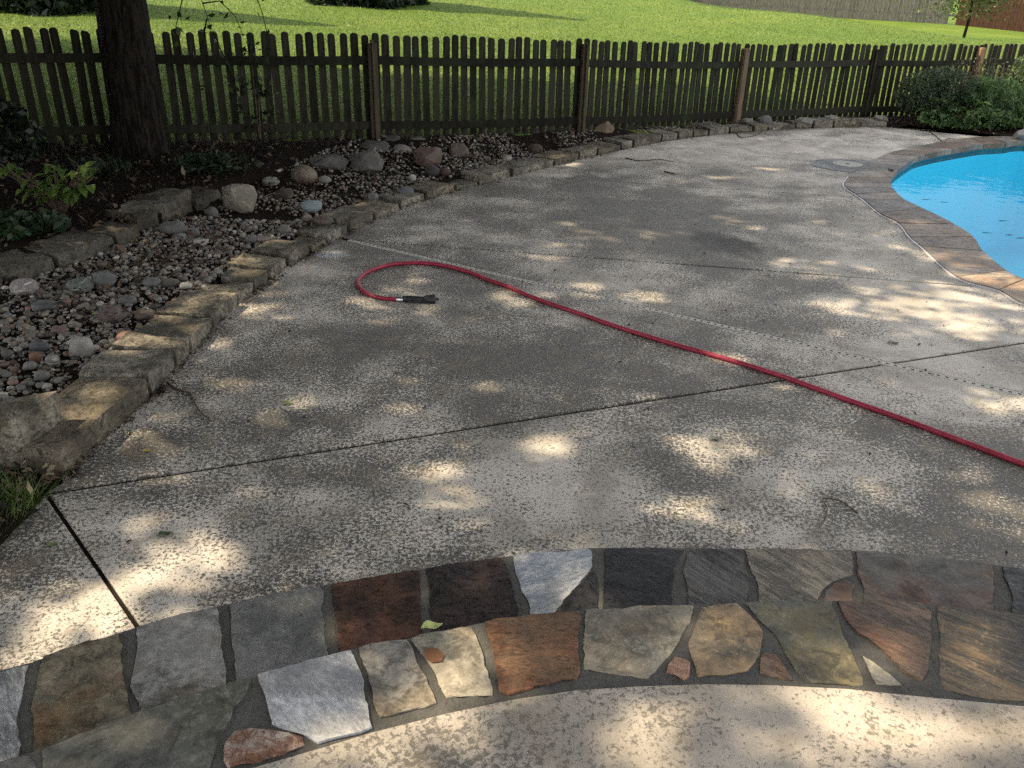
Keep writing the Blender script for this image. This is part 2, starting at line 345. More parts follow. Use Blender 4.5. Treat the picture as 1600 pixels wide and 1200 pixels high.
lawn = grid_sheet('lawn', xs, ys, ground_z, M_lawn, lambda x, y: ~((x > 3.0) & (x < 13.5) & (y > 2.6) & (y < 12.0)))
tag(lawn, kind='structure')

def in_poly(px, py, poly):
    ins = np.zeros(np.shape(px), bool)
    for (ax, ay), (bx, by) in zip(poly, poly[1:]+poly[:1]):
        c = ((ay > py) != (by > py)) & (px < (bx-ax)*(py-ay)/(by-ay+1e-12)+ax); ins ^= c
    return ins
GARDEN = [(-9.4, 2.2), (-1.72, 2.2), (-1.72, 2.62)] + EDGE_FRONT + [(5.35, 11.80)] + DECK_BACK + [(8.2, 11.35), (10.6, 11.5), (10.65, 15.1)] + [(p[0], p[1]+0.10) for p in FENCE[::-1]] + [(-9.4, 6.1)]
def garden_sheet_z(x, y):
    z = garden_z(x, y); return z + 0.012*np.sin(x*9.1+y*4)*np.sin(y*7.7-x*3)
gx = np.arange(-9.4, 10.8, 0.09); gy = np.arange(2.2, 15.4, 0.09)
GP = [(p[0]+0.03, p[1]) for p in GARDEN]
bed = grid_sheet('garden_bed', gx, gy, garden_sheet_z, M_soil, lambda x, y: in_poly(x, y, GP))
tag(bed, kind='structure')

# ---------------------------------------------------------------- pool deck slabs
deck_outline = [(-1.69, 1.2), (-1.69, 2.60), (-1.66, 2.66)] + [(p[0]-0.012, p[1]+0.006) for p in EDGE_FRONT] + DECK_BACK + [(p[0]-0.004, p[1]) for p in COPE_OUT[:-1][::-1]] + [(4.9, 3.4), (9.0, 3.2), (9.0, 1.2)]
deck = empty('pool_deck'); tag(deck, kind='structure')
J1 = [(-1.688,2.588),(2.792,4.285)]; JD = [(-1.198,5.894),(2.440,3.625)]; J3 = [(-1.201,5.910),(2.925,5.233)]; J5 = [(0.377,8.129),(2.972,7.664)]; J6 = [(1.624,9.969),(2.999,9.367)]; J2 = [(-1.678,2.568),(-1.081,1.909)]
g2 = 0.012
above1 = clip(deck_outline, *J1, True, g2); below1 = clip(deck_outline, *J1, False, g2)
pieces = [clip(below1, *J2, False, .007), clip(clip(below1, *J2, True, .007), *JD, False, 0.0215), clip(clip(below1, *J2, True, .007), *JD, True, 0.028),
          clip(above1, *JD, False, 0.0215)]
up1 = clip(above1, *JD, True, 0.028)
pieces += [clip(up1, *J3, False, 0.011), clip(clip(up1, *J3, True, 0.011), *J5, False, 0.007),
           clip(clip(up1, *J5, True, 0.007), *J6, False, 0.006), clip(up1, *J6, True, 0.006)]
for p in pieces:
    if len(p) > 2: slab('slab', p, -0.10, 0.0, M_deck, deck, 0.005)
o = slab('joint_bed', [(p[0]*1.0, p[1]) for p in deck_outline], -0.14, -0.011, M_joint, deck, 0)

# slotted drain strip set in the deck
k = NT('drain plastic', 0.6, 0.3); k.color(k.mix(k.noise(9, 3), (0.30, 0.285, 0.25), (0.44, 0.42, 0.375))); M_drain = k.done()
k = NT('hole shade black', 0.9, 0.1); k.color((0.012, 0.012, 0.012)); M_dark = k.done()
drain = empty('slot_drain', (*JD[0], 0)); tag(drain, 'pale slotted plastic drain strip crossing the concrete deck diagonally', 'drain')
d = Vector((JD[1][0]-JD[0][0], JD[1][1]-JD[0][1], 0)); L = d.length+0.6; ang = math.atan2(d.y, d.x); drain.rotation_euler[2] = ang
bm = bmesh.new(); box(bm, (L/2, -0.0145, -0.005), (L, 0.012, 0.010)); box(bm, (L/2, 0.0145, -0.005), (L, 0.012, 0.010)); box(bm, (L/2, 0, -0.03), (L, 0.036, 0.010))
from_bm('strip', bm, M_drain, drain)
bm = bmesh.new(); box(bm, (L/2, 0, -0.0045), (L, 0.0163, 0.004)); from_bm('slot_shade_sheet', bm, M_dark, drain)  # black sheet just under the strip top, painted as the shade inside the slots
bm = bmesh.new(); q = 0.01
while q < L:
    box(bm, (q, 0, -0.005), (0.024, 0.0165, 0.010)); q += 0.040
r = from_bm('cross_bars', bm, M_drain, drain); tag(r, kind='stuff')

# ---------------------------------------------------------------- flagstone steps and patio
def ragged(poly, seed, step=0.022, amp=0.008):
    rr = random.Random(seed); out = []
    for (ax, ay), (bx, by) in zip(poly, poly[1:]+poly[:1]):
        L = math.hypot(bx-ax, by-ay); n = max(1, int(L/step))
        for i in range(n):
            t = i/n; j = amp*noise.noise(Vector((ax+(bx-ax)*t, ay+(by-ay)*t, seed*3.1))*26) if i else 0
            nx, ny = -(by-ay)/L, (bx-ax)/L
            out.append((ax+(bx-ax)*t+nx*j*1.6, ay+(by-ay)*t+ny*j*1.6))
    return out
lower = empty('lower_step'); tag(lower, kind='structure')
upper = empty('upper_step'); tag(upper, kind='structure')
slab('mortar', [(-2.3, 0.2)] + NOSE1 + [(2.6, 0.2)], -0.05, 0.1365, M_mortar, lower, 0.004)
slab('mortar', [(-2.3, 0.0)] + NOSE2 + [(2.3, 0.0)], 0.12, 0.2765, M_mortar, upper, 0.004)
ST = {
 'pale': make_stone('pale quartzite', (0.30, 0.30, 0.30), (0.46, 0.46, 0.45), (0.20, 0.20, 0.20), 0.3, R(50)),
 'olive': make_stone('olive slate', (0.10, 0.092, 0.07), (0.19, 0.165, 0.115), (0.15, 0.09, 0.045)),
 'grey': make_stone('grey slate', (0.155, 0.15, 0.14), (0.27, 0.262, 0.245), (0.13, 0.112, 0.085)),
 'plain': make_stone('plain grey sandstone', (0.13, 0.13, 0.125), (0.18, 0.18, 0.172), None, 0, 0, 0.7, 30, 0.5, 0.35),
 'maroon': make_stone('dark maroon slate', (0.024, 0.015, 0.012), (0.075, 0.036, 0.024), (0.13, 0.058, 0.034)),
 'black': make_stone('black slate', (0.012, 0.010, 0.010), (0.036, 0.028, 0.026), (0.075, 0.045, 0.035), 0, 0, 0.5, 9, 0.35),
 'ink': make_stone('blue black slate', (0.008, 0.008, 0.009), (0.022, 0.022, 0.024), None, 0, 0, 0.5, 9),
 'quartz': make_stone('white quartz', (0.30, 0.325, 0.36), (0.55, 0.54, 0.51), (0.22, 0.25, 0.30), 0.15, R(-30), 0.5, 8, 0.5, 0.4),
 'streakdark': make_stone('dark streaked slate', (0.016, 0.014, 0.013), (0.10, 0.094, 0.088), None, 0.8, R(50), 0.5, 5),
 'streak': make_stone('streaked tan slate', (0.09, 0.08, 0.062), (0.34, 0.29, 0.21), (0.085, 0.075, 0.06), 0.8, R(50), 0.5, 5),
 'smoke': make_stone('smoky brown slate', (0.06, 0.056, 0.050), (0.12, 0.106, 0.088), (0.10, 0.045, 0.025), 0, 0, 0.5, 4, 0.7),
 'moss': make_stone('mossy grey slate', (0.115, 0.118, 0.105), (0.165, 0.165, 0.145), (0.10, 0.095, 0.075), 0, 0, 0.6, 5),
 'mottled': make_stone('mottled orange stone', (0.22, 0.11, 0.07), (0.42, 0.36, 0.31), (0.27, 0.12, 0.07), 0, 0, 0.6, 12),
 'white': make_stone('bluish white stone', (0.37, 0.37, 0.375), (0.50, 0.50, 0.505), (0.30, 0.305, 0.315), 0.12, R(40), 0.6, 9, 0.5, 0.25),
 'brown': make_stone('brown grey stone', (0.13, 0.115, 0.09), (0.22, 0.185, 0.14), (0.26, 0.25, 0.23), 0, 0, 0.6, 9),
 'tan': make_stone('grey tan stone', (0.20, 0.185, 0.15), (0.33, 0.295, 0.23), (0.25, 0.17, 0.085), 0, 0, 0.6, 6, 0.3),
 'rust': make_stone('rust red stone', (0.075, 0.042, 0.024), (0.18, 0.082, 0.045), (0.15, 0.095, 0.055), 0.15, 0, 0.6, 14),
 'orange': make_stone('bright orange stone', (0.19, 0.085, 0.05), (0.36, 0.215, 0.15), None, 0.2, R(20), 0.6, 16),
 'ochre': make_stone('ochre stone', (0.16, 0.135, 0.10), (0.33, 0.225, 0.125), (0.23, 0.115, 0.06), 0, 0, 0.55, 5),
 'green': make_stone('grey green stone', (0.10, 0.104, 0.088), (0.17, 0.162, 0.125), (0.19, 0.15, 0.075), 0, 0, 0.55, 5),
 'plum': make_stone('plum brown slate', (0.075, 0.058, 0.045), (0.20, 0.125, 0.080), (0.20, 0.09, 0.05), 0.3, R(35), 0.5, 6),
 'bronze': make_stone('bronze slate', (0.060, 0.052, 0.040), (0.20, 0.14, 0.08), (0.045, 0.043, 0.038), 0.55, R(35), 0.5, 5),
}
ROW1 = [('pale', [(-1.341,1.539),(-1.270,1.582),(-1.212,1.610),(-1.159,1.460),(-1.021,1.205),(-1.079,1.162)]), ('olive', [(-1.188,1.636),(-1.122,1.677),(-1.035,1.726),(-0.967,1.590),(-0.823,1.335),(-0.903,1.277),(-0.989,1.224),(-1.141,1.490)]),
 ('grey', [(-0.996,1.754),(-0.810,1.843),(-0.754,1.712),(-0.640,1.426),(-0.781,1.344),(-0.934,1.565),(-0.956,1.657)]), ('plain', [(-0.778,1.855),(-0.541,1.939),(-0.502,1.808),(-0.424,1.530),(-0.522,1.484),(-0.617,1.441),(-0.727,1.713)]),
 ('maroon', [(-0.508,1.952),(-0.263,2.029),(-0.247,1.897),(-0.202,1.614),(-0.297,1.580),(-0.390,1.545),(-0.471,1.822)]), ('black', [(-0.243,2.036),(-0.020,2.098),(0.015,1.978),(0.055,1.697),(-0.066,1.661),(-0.176,1.627),(-0.215,1.871)]),
 ('quartz', [(0.016,2.109),(0.133,2.136),(0.263,2.155),(0.256,2.103),(0.259,2.072),(0.213,1.980),(0.163,1.913),(0.078,1.706),(0.056,1.923),(0.030,2.008)]), ('ink', [(0.264,2.054),(0.267,1.974),(0.242,1.730),(0.148,1.715),(0.094,1.704),(0.170,1.905),(0.218,1.972)]),
 ('ink', [(0.306,2.157),(0.435,2.165),(0.562,2.167),(0.511,2.089),(0.495,2.012),(0.451,1.759),(0.351,1.742),(0.263,1.734),(0.291,2.019)]), ('streakdark', [(0.549,2.106),(0.573,2.165),(0.737,2.168),(0.723,2.066),(0.661,1.786),(0.559,1.771),(0.487,1.758),(0.537,1.993),(0.530,2.049)]),
 ('streak', [(0.745,2.169),(0.910,2.176),(1.080,2.176),(1.055,2.095),(1.048,2.058),(1.015,2.042),(0.985,2.032),(0.926,1.980),(0.835,1.800),(0.703,1.788),(0.748,2.013),(0.738,2.079)]),
 ('smoke', [(0.984,2.023),(1.016,2.033),(1.038,2.007),(1.015,1.986),(0.958,1.812),(0.847,1.801),(0.937,1.977)]),
 ('smoke', [(1.095,2.173),(1.315,2.157),(1.494,2.126),(1.453,2.021),(1.325,1.786),(1.155,1.804),(0.992,1.808),(1.063,2.014),(1.057,2.050)]), ('ink', [(1.528,2.118),(1.658,2.089),(1.759,2.063),(1.575,1.752),(1.388,1.778),(1.491,1.993)])]
ROW2 = [('grey', [(-1.110,1.150),(-1.044,1.191),(-0.977,1.221),(-0.940,1.185),(-0.899,1.116),(-1.009,1.044)]), ('moss', [(-0.957,1.233),(-0.816,1.329),(-0.698,1.387),(-0.582,1.448),(-0.581,1.404),(-0.593,1.334),(-0.600,1.279),(-0.597,1.214),(-0.593,1.161),(-0.729,1.121),(-0.841,1.069),(-0.901,1.145)]),
 ('mottled', [(-0.585,1.263),(-0.574,1.292),(-0.542,1.303),(-0.488,1.296),(-0.427,1.284),(-0.416,1.262),(-0.505,1.214),(-0.559,1.200)]), ('white', [(-0.571,1.457),(-0.480,1.496),(-0.371,1.542),(-0.351,1.501),(-0.335,1.471),(-0.319,1.417),(-0.302,1.376),(-0.282,1.311),(-0.335,1.287),(-0.389,1.266),(-0.432,1.293),(-0.500,1.316),(-0.524,1.369),(-0.548,1.415)]),
 ('brown', [(-0.354,1.551),(-0.295,1.571),(-0.242,1.583),(-0.192,1.476),(-0.149,1.385),(-0.225,1.355),(-0.269,1.339),(-0.295,1.404),(-0.319,1.471)]),
 ('tan', [(-0.233,1.586),(-0.159,1.613),(-0.087,1.634),(-0.065,1.575),(-0.048,1.501),(-0.025,1.410),(-0.098,1.409),(-0.130,1.400),(-0.169,1.487),(-0.198,1.533)]),
 ('rust', [(-0.052,1.650),(0.064,1.675),(0.186,1.699),(0.179,1.583),(0.169,1.468),(0.077,1.446),(0.011,1.413),(-0.010,1.420),(-0.019,1.482),(-0.028,1.544)]),
 ('tan', [(0.206,1.707),(0.347,1.722),(0.488,1.733),(0.474,1.691),(0.454,1.650),(0.430,1.604),(0.409,1.570),(0.367,1.516),(0.337,1.474),(0.257,1.487),(0.185,1.499),(0.194,1.569),(0.189,1.588),(0.199,1.640)]),
 ('orange', [(0.407,1.548),(0.435,1.539),(0.443,1.527),(0.433,1.485),(0.419,1.473),(0.379,1.496)]),
 ('ochre', [(0.507,1.726),(0.602,1.747),(0.627,1.699),(0.646,1.645),(0.624,1.578),(0.600,1.536),(0.575,1.508),(0.514,1.492),(0.452,1.484),(0.452,1.525),(0.447,1.593),(0.475,1.651)]),
 ('plum', [(0.627,1.571),(0.657,1.566),(0.668,1.518),(0.676,1.480),(0.633,1.490),(0.602,1.503)]),
 ('green', [(0.624,1.750),(0.757,1.763),(0.860,1.767),(0.852,1.712),(0.842,1.607),(0.844,1.516),(0.837,1.471),(0.771,1.473),(0.704,1.475),(0.688,1.506),(0.683,1.558),(0.672,1.635)]),
 ('tan', [(0.869,1.569),(0.888,1.549),(0.912,1.510),(0.927,1.476),(0.869,1.476),(0.871,1.523)]),
 ('plum', [(0.875,1.768),(0.979,1.769),(1.091,1.766),(1.106,1.729),(1.071,1.661),(1.038,1.582),(1.012,1.528),(0.978,1.488),(0.950,1.511),(0.923,1.599),(0.883,1.643),(0.873,1.698)]),
 ('bronze', [(1.132,1.755),(1.238,1.744),(1.347,1.728),(1.484,1.707),(1.310,1.415),(1.191,1.437),(1.078,1.447),(1.018,1.464),(1.023,1.488),(1.040,1.539),(1.084,1.627)])]
def flag(poly, z0, z1, mat, parent, i):
    o = slab('flagstone', poly, z0, z1, mat, parent, 0.005); rr = random.Random(i*31+5); cx = sum(p[0] for p in poly)/len(poly); cy = sum(p[1] for p in poly)/len(poly); ax, ay = rr.gauss(0, .006), rr.gauss(0, .006)
    for v in o.data.vertices:
        if v.co.z > z0+.01: v.co.z += (v.co.x-cx)*ax+(v.co.y-cy)*ay+.0012*noise.noise(v.co*14)
    return o
for i, (mk, poly) in enumerate(ROW1): flag(ragged(poly, i+1), 0.10, 0.139+0.004*rnd.random(), ST[mk], lower, i)
for i, (mk, poly) in enumerate(ROW2): flag(ragged(poly, i+31), 0.24, 0.279+0.004*rnd.random(), ST[mk], upper, i+40)
k = NT('rust spot', 0.6, 0.4); k.color(k.mix(k.noise(60, 4), (0.11, 0.05, 0.022), (0.19, 0.085, 0.04))); M_spot = k.done()
sp = [(-0.194,1.544),(-0.181,1.553),(-0.162,1.549),(-0.145,1.529),(-0.149,1.508),(-0.170,1.503),(-0.187,1.519)]
slab('rust_patch', ragged(sp, 77), 0.27, 0.2850, M_spot, upper, 0.001)
patio = slab('patio', [(-2.2, -3.5)] + [(p[0], p[1]) for p in PATIO_EDGE] + [(3.0, 1.35), (6, 1.0), (6, -3.5)], 0.15, 0.281, M_patio, None, 0.006)
tag(patio, kind='structure')

# ---------------------------------------------------------------- pool: shell, tile band, water, coping
ci = catmull([(*p, 0) for p in COPE_IN], 6); co = catmull([(*p, 0) for p in COPE_OUT], 6)
pool_line = [(p.x, p.y) for p in ci] + [(9.6, 10.6), (11.0, 9.9), (11.8, 8.4), (11.9, 6.6), (11.2, 5.0), (9.8, 4.1), (7.5, 3.75), (6.2, 3.8)]
cx = sum(p[0] for p in pool_line)/len(pool_line); cy = sum(p[1] for p in pool_line)/len(pool_line)
def inset(poly, d):
    out = []; n = len(poly); a = sum(p[0]*q[1]-q[0]*p[1] for p, q in zip(poly, poly[1:]+poly[:1])); sg = 1 if a > 0 else -1
    for i in range(n):
        p, q = poly[i-1], poly[(i+1) % n]; tx, ty = q[0]-p[0], q[1]-p[1]; L = math.hypot(tx, ty)+1e-9
        out.append((poly[i][0]-sg*ty/L*d, poly[i][1]+sg*tx/L*d))
    return out
wall_line = inset(pool_line, -0.02)
k = NT('pool plaster', 0.7, 0.2); k.color(k.mix(k.noise(1.2, 3), (0.12, 0.50, 0.66), (0.135, 0.55, 0.71))); M_plaster = k.done()
k = NT('pool tile', 0.3, 0.5)
br = k.n('ShaderNodeTexBrick', {'offset': 0.5}, Vector=k.stretch(k.pos, (1, 1, 1)), Color1=(0.02, 0.035, 0.05), Color2=(0.03, 0.045, 0.06), Mortar=(0.08, 0.09, 0.09), Scale=9.0)
k.color(br.outputs[0]); M_tile = k.done()
pool = empty('swimming_pool'); tag(pool, kind='structure')
def wall_ring(name, line, z0, z1, mat):
    bm = bmesh.new(); lo = [bm.verts.new((*p, z0)) for p in line]; hi = [bm.verts.new((*p, z1)) for p in line]; n = len(line)
    for i in range(n): bm.faces.new((lo[i], lo[(i+1) % n], hi[(i+1) % n], hi[i]))
    return bm
from_bm('tile_band', wall_ring('t', wall_line, -0.12, -0.01, M_tile), M_tile, pool)
bm = wall_ring('w', wall_line, -1.4, -0.12, M_plaster); bm.faces.new([bm.verts.new((*p, -1.4)) for p in wall_line])
from_bm('basin', bm, M_plaster, pool)
k = NT('pool water', 0.04, 0.5)
wb = k.n('ShaderNodeBump', Height=k.math('ADD', k.noise(2.6, 3, 0.5, None, 0.8), k.math('MULTIPLY', k.noise(11, 2), 0.2)), Strength=0.12, Distance=0.04).outputs[0]
gl = k.n('ShaderNodeBsdfGlossy', Color=(1, 1, 1), Roughness=0.05, Normal=wb).outputs[0]
tp = k.n('ShaderNodeBsdfTransparent', Color=(0.52, 0.90, 0.97)).outputs[0]
fr = k.n('ShaderNodeFresnel', IOR=1.33, Normal=wb).outputs[0]
k.t.links.new(k.n('ShaderNodeMixShader', i0=k.math('MULTIPLY', fr, 0.06), i1=tp, i2=gl).outputs[0], k.out.inputs[0]); M_water = k.done()
bm = bmesh.new(); bm.faces.new([bm.verts.new((*p, -0.058)) for p in wall_line])
w = from_bm('pool_water', bm, M_water); tag(w, kind='structure')

coping = empty('pool_coping', (3.4, 8, 0)); tag(coping, 'curved band of grey and tan slate coping stones round the blue pool', 'coping')
coping.location = (0, 0, 0)
CS = ['copingtan', 'copingorange', 'copingtan', 'copingtan', 'copingwarm', 'copingbrown', 'copingwarm', 'copingbrown', 'copingdark', 'copinggrey', 'copingdark', 'copinggrey', 'copingbrown', 'copinggrey', 'copingdark', 'copinggrey', 'copingbrown', 'copinggrey', 'copingbrown', 'copinggrey', 'copingbrown', 'copinggrey', 'copingbrown']
CM = {'copingtan': make_stone('tan sandstone coping', (0.26, 0.19, 0.12), (0.40, 0.33, 0.24), (0.26, 0.16, 0.09), 0.5, R(15), 0.55, 4),
 'copingorange': make_stone('orange slate coping', (0.13, 0.085, 0.05), (0.28, 0.17, 0.095), (0.10, 0.075, 0.055), 0.6, R(15), 0.55, 4),
 'copingwarm': make_stone('warm grey coping', (0.11, 0.09, 0.07), (0.23, 0.19, 0.15), (0.19, 0.125, 0.085), 0.6, R(8), 0.55, 4),
 'copinggrey': make_stone('grey slate coping', (0.12, 0.107, 0.092), (0.24, 0.212, 0.178), (0.17, 0.115, 0.075), 0.6, R(4), 0.55, 4),
 'copingbrown': make_stone('brown slate coping', (0.065, 0.052, 0.043), (0.17, 0.135, 0.108), (0.16, 0.095, 0.06), 0.6, R(4), 0.55, 4),
 'copingdark': make_stone('dark slate coping', (0.06, 0.057, 0.053), (0.15, 0.14, 0.13), None, 0.6, R(4), 0.55, 4)}
nst = len(COPE_IN)-1
for i in range(nst):
    a = ci[i*6:i*6+7]; b = co[i*6:i*6+7]
    ctr = sum((p for p in a+b), Vector())/14
    poly = [(p.x, p.y) for p in a] + [(p.x, p.y) for p in b[::-1]]
    # trim 3 mm off each end for the joint
    ta = (a[-1]-a[0]).normalized(); tb = (b[-1]-b[0]).normalized(); g = 0.004
    poly[0] = (a[0].x+ta.x*g, a[0].y+ta.y*g); poly[6] = (a[6].x-ta.x*g, a[6].y-ta.y*g)
    poly[13] = (b[0].x+tb.x*g, b[0].y+tb.y*g); poly[7] = (b[6].x-tb.x*g, b[6].y-tb.y*g)
    slab('coping_stone', poly, -0.042, 0.012+0.005*rnd.random(), CM[CS[i % len(CS)]], coping, 0.005)
bm = bmesh.new(); prism(bm, [(p.x*.8+q.x*.2, p.y*.8+q.y*.2) for p, q in zip(ci, co)] + [(p.x, p.y) for p in co[::-1]], -0.12, -0.043); from_bm('mortar_bed', bm, M_mortar, coping)
k = NT('white sealant', 0.5, 0.4); k.color((0.50, 0.49, 0.52)); M_seal = k.done()
SEAL = [p for p in co[10:80]]
bm = bmesh.new(); A = []; B = []
for i, p in enumerate(SEAL):
    t = (SEAL[min(i+1, len(SEAL)-1)]-SEAL[max(i-1, 0)]).normalized(); nrm = Vector((-t.y, t.x, 0))
    wd = 0.008+0.003*noise.noise(p*3)
    A.append(p+nrm*0.002); B.append(p+nrm*(wd*2))
out = [(p.x, p.y) for p in A] + [(p.x, p.y) for p in B[::-1]]
prism(bm, out, -0.02, 0.0075); from_bm('sealant_bead', bm, M_seal, coping)

# skimmer surround and lid
sk = [(3.100,9.106),(3.165,9.249),(3.236,9.345),(3.362,9.414),(3.576,9.424),(3.746,9.411),(3.843,9.371),(3.686,9.114),(3.493,8.800),(3.407,8.743),(3.337,8.765),(3.240,8.832),(3.155,8.917),(3.105,8.991)]
skim = empty('skimmer', (3.497,9.156) + (0,)); skim.location = (0, 0, 0)
tag(skim, 'round pale skimmer lid in grey patch beside the pool', 'skimmer')
slab('surround', sk, -0.02, 0.006, make_stone('grey surround', (0.13, 0.14, 0.145), (0.20, 0.205, 0.205), None, 0.6, 0, 0.7, 5), skim, 0.002)
lc = (3.506,9.141); lid_pts = [(lc[0]+0.155*math.cos(q), lc[1]+0.155*math.sin(q)) for q in np.linspace(0, 2*math.pi, 33)[:-1]]
k = NT('lid plastic', 0.6, 0.3); k.color(k.mix(k.noise(14, 3), (0.23, 0.225, 0.205), (0.31, 0.30, 0.275))); M_lid = k.done()
lid = slab('lid', lid_pts, 0.002, 0.011, M_lid, skim, 0.002)
hp = [(lc[0]+0.018*math.cos(q), lc[1]+0.018*math.sin(q)) for q in np.linspace(0, 2*math.pi, 13)[:-1]]
slab('hole_shade_disc', hp, 0.005, 0.0125, M_dark, lid, 0)  # raised black disc stands for the shade in the lid's hole

# ---------------------------------------------------------------- stone blocks
def chisel(name, quad, z0, h, seed, mat, parent=None, rough=0.012, tilt=0.0, cuts=5):
    """a rough-hewn block over a four-cornered footprint (front-a, front-b, back-b, back-a)"""
    bm = bmesh.new(); rr = random.Random(seed)
    L = max((Vector(quad[1])-Vector(quad[0])).length, 0.05); Wd = max((Vector(quad[3])-Vector(quad[0])).length, 0.05)
    nu = max(2, min(9, int(L/0.07))); nv = max(2, min(5, int(Wd/0.08))); nw = 2
    q = [Vector((*p, 0)) for p in quad]
    def P(u, v, w):
        p = (q[0]*(1-u)+q[1]*u)*(1-v)+(q[3]*(1-u)+q[2]*u)*v
        return Vector((p.x, p.y, z0+w*h))
    grid = {}
    def V(i, j, l):
        if (i, j, l) not in grid:
            p = P(i/nu, j/nv, l/nw); s = Vector((seed*1.7, seed*0.9, 0))
            e = (i in (0, nu))+(j in (0, nv))+(l in (0, nw))
            dv = Vector((noise.noise(p*9+s), noise.noise(p*9+s+Vector((31, 7, 3))), noise.noise(p*7+s+Vector((5, 77, 1)))))
            dv2 = Vector((noise.noise(p*26+s), noise.noise(p*26+s+Vector((3, 9, 13))), noise.noise(p*26+s+Vector((9, 2, 61)))))
            amp = rough*(1.0 if e < 2 else 0.7)
            d = dv*amp*1.3+dv2*amp*0.6
            if l == nw and e < 2: d *= 0.7
            c = P(0.5, 0.5, 0.5)
            if e >= 2: d += (c-p).normalized()*rough*(0.5+0.8*rr.random())
            if l == nw: d.z += tilt*(j/nv-0.5)
            grid[(i, j, l)] = bm.verts.new(p+d)
        return grid[(i, j, l)]
    for i in range(nu):
        for j in range(nv):
            bm.faces.new((V(i, j, nw), V(i+1, j, nw), V(i+1, j+1, nw), V(i, j+1, nw)))
            bm.faces.new((V(i, j, 0), V(i, j+1, 0), V(i+1, j+1, 0), V(i+1, j, 0)))
    for l in range(nw):
        for i in range(nu):
            bm.faces.new((V(i, 0, l), V(i+1, 0, l), V(i+1, 0, l+1), V(i, 0, l+1)))
            bm.faces.new((V(i, nv, l), V(i, nv, l+1), V(i+1, nv, l+1), V(i+1, nv, l)))
        for j in range(nv):
            bm.faces.new((V(0, j, l), V(0, j, l+1), V(0, j+1, l+1), V(0, j+1, l)))
            bm.faces.new((V(nu, j, l), V(nu, j+1, l), V(nu, j+1, l+1), V(nu, j, l+1)))
    bmesh.ops.recalc_face_normals(bm, faces=bm.faces)
    me_o = from_bm(name, bm, mat, parent)
    me = me_o.data
    me.polygons.foreach_set('use_smooth', [True]*len(me.polygons))
    me.set_sharp_from_angle(angle=R(24))
    return me_o
edging = empty('stone_edging'); tag(edging, 'long curved edging of weathered limestone blocks between gravel bed and concrete deck', 'edging')
# break points along the front line, then depth and height of each block
BLK = [([(-1.680,2.712),(-1.610,3.360)], 0.33, 0.125), ([(-1.609,3.373),(-1.611,3.666)], 0.33, 0.115), ([(-1.610,3.674),(-1.601,3.857)], 0.31, 0.135), ([(-1.600,3.873),(-1.601,4.179)], 0.28, 0.125),
 ([(-1.600,4.188),(-1.572,4.551)], 0.31, 0.145), ([(-1.571,4.561),(-1.549,4.781)], 0.30, 0.12), ([(-1.548,4.792),(-1.511,4.983)], 0.29, 0.14), ([(-1.510,4.996),(-1.463,5.241)], 0.29, 0.135), ([(-1.466,5.268),(-1.385,5.540)], 0.30, 0.15),
 ([(-1.386,5.584),(-1.328,5.787)], 0.22, 0.09), ([(-1.326,5.803),(-1.222,6.075)], 0.30, 0.12), ([(-1.221,6.092),(-1.094,6.428)], 0.29, 0.125), ([(-1.092,6.447),(-0.943,6.799)], 0.27, 0.13), ([(-0.941,6.820),(-0.768,7.120)], 0.28, 0.12),
 ([(-0.765,7.143),(-0.543,7.472)], 0.33, 0.15), ([(-0.533,7.498),(-0.350,7.720)], 0.26, 0.09), ([(-0.346,7.747),(-0.051,8.106)], 0.30, 0.115), ([(-0.045,8.135),(0.371,8.664)], 0.32, 0.12), ([(0.378,8.696),(0.645,9.026)], 0.34, 0.11),
 ([(0.654,9.061),(0.862,9.298)], 0.32, 0.12), ([(0.872,9.335),(1.153,9.631)], 0.35, 0.135), ([(1.165,9.671),(1.310,9.807)], 0.30, 0.13), ([(1.322,9.848),(1.692,10.225)], 0.33, 0.125), ([(1.706,10.270),(1.922,10.430)], 0.31, 0.13),
 ([(1.933,10.453),(2.140,10.616)], 0.30, 0.125), ([(2.153,10.641),(2.361,10.785)], 0.33, 0.14), ([(2.374,10.810),(2.656,10.970)], 0.38, 0.16), ([(2.670,10.995),(2.996,11.141)], 0.30, 0.13),
 ([(3.007,11.153),(3.212,11.247)], 0.28, 0.12), ([(3.222,11.254),(3.629,11.462)], 0.33, 0.125), ([(3.639,11.469),(3.883,11.553)], 0.30, 0.13), ([(3.894,11.559),(4.178,11.624)], 0.30, 0.14),
 ([(4.187,11.626),(4.576,11.739)], 0.34, 0.20), ([(4.585,11.740),(4.971,11.828)], 0.34, 0.15)]
for i, (ab, dp, h) in enumerate(BLK):
    a, b = Vector(ab[0]), Vector(ab[1]); t = (b-a).normalized(); nrm = Vector((-t.y, t.x)); dp *= 0.92+0.16*rnd.random()
    sk_ = rnd.uniform(-0.03, 0.03)
    a = a+t*0.005; b = b-t*0.007
    quad = [tuple(a+nrm*0.004), tuple(b+nrm*0.004), tuple(b+nrm*dp+t*sk_), tuple(a+nrm*(dp+rnd.uniform(-.03, .03))+t*(sk_*0.4))]
    chisel('edging_stone', quad, -0.03, h*(0.76 if i < 4 else 0.56)+0.03+rnd.uniform(-.02, .02), 100+i, M_wall, edging, 0.008 if i == 0 else 0.011, rnd.uniform(-.02, .02))

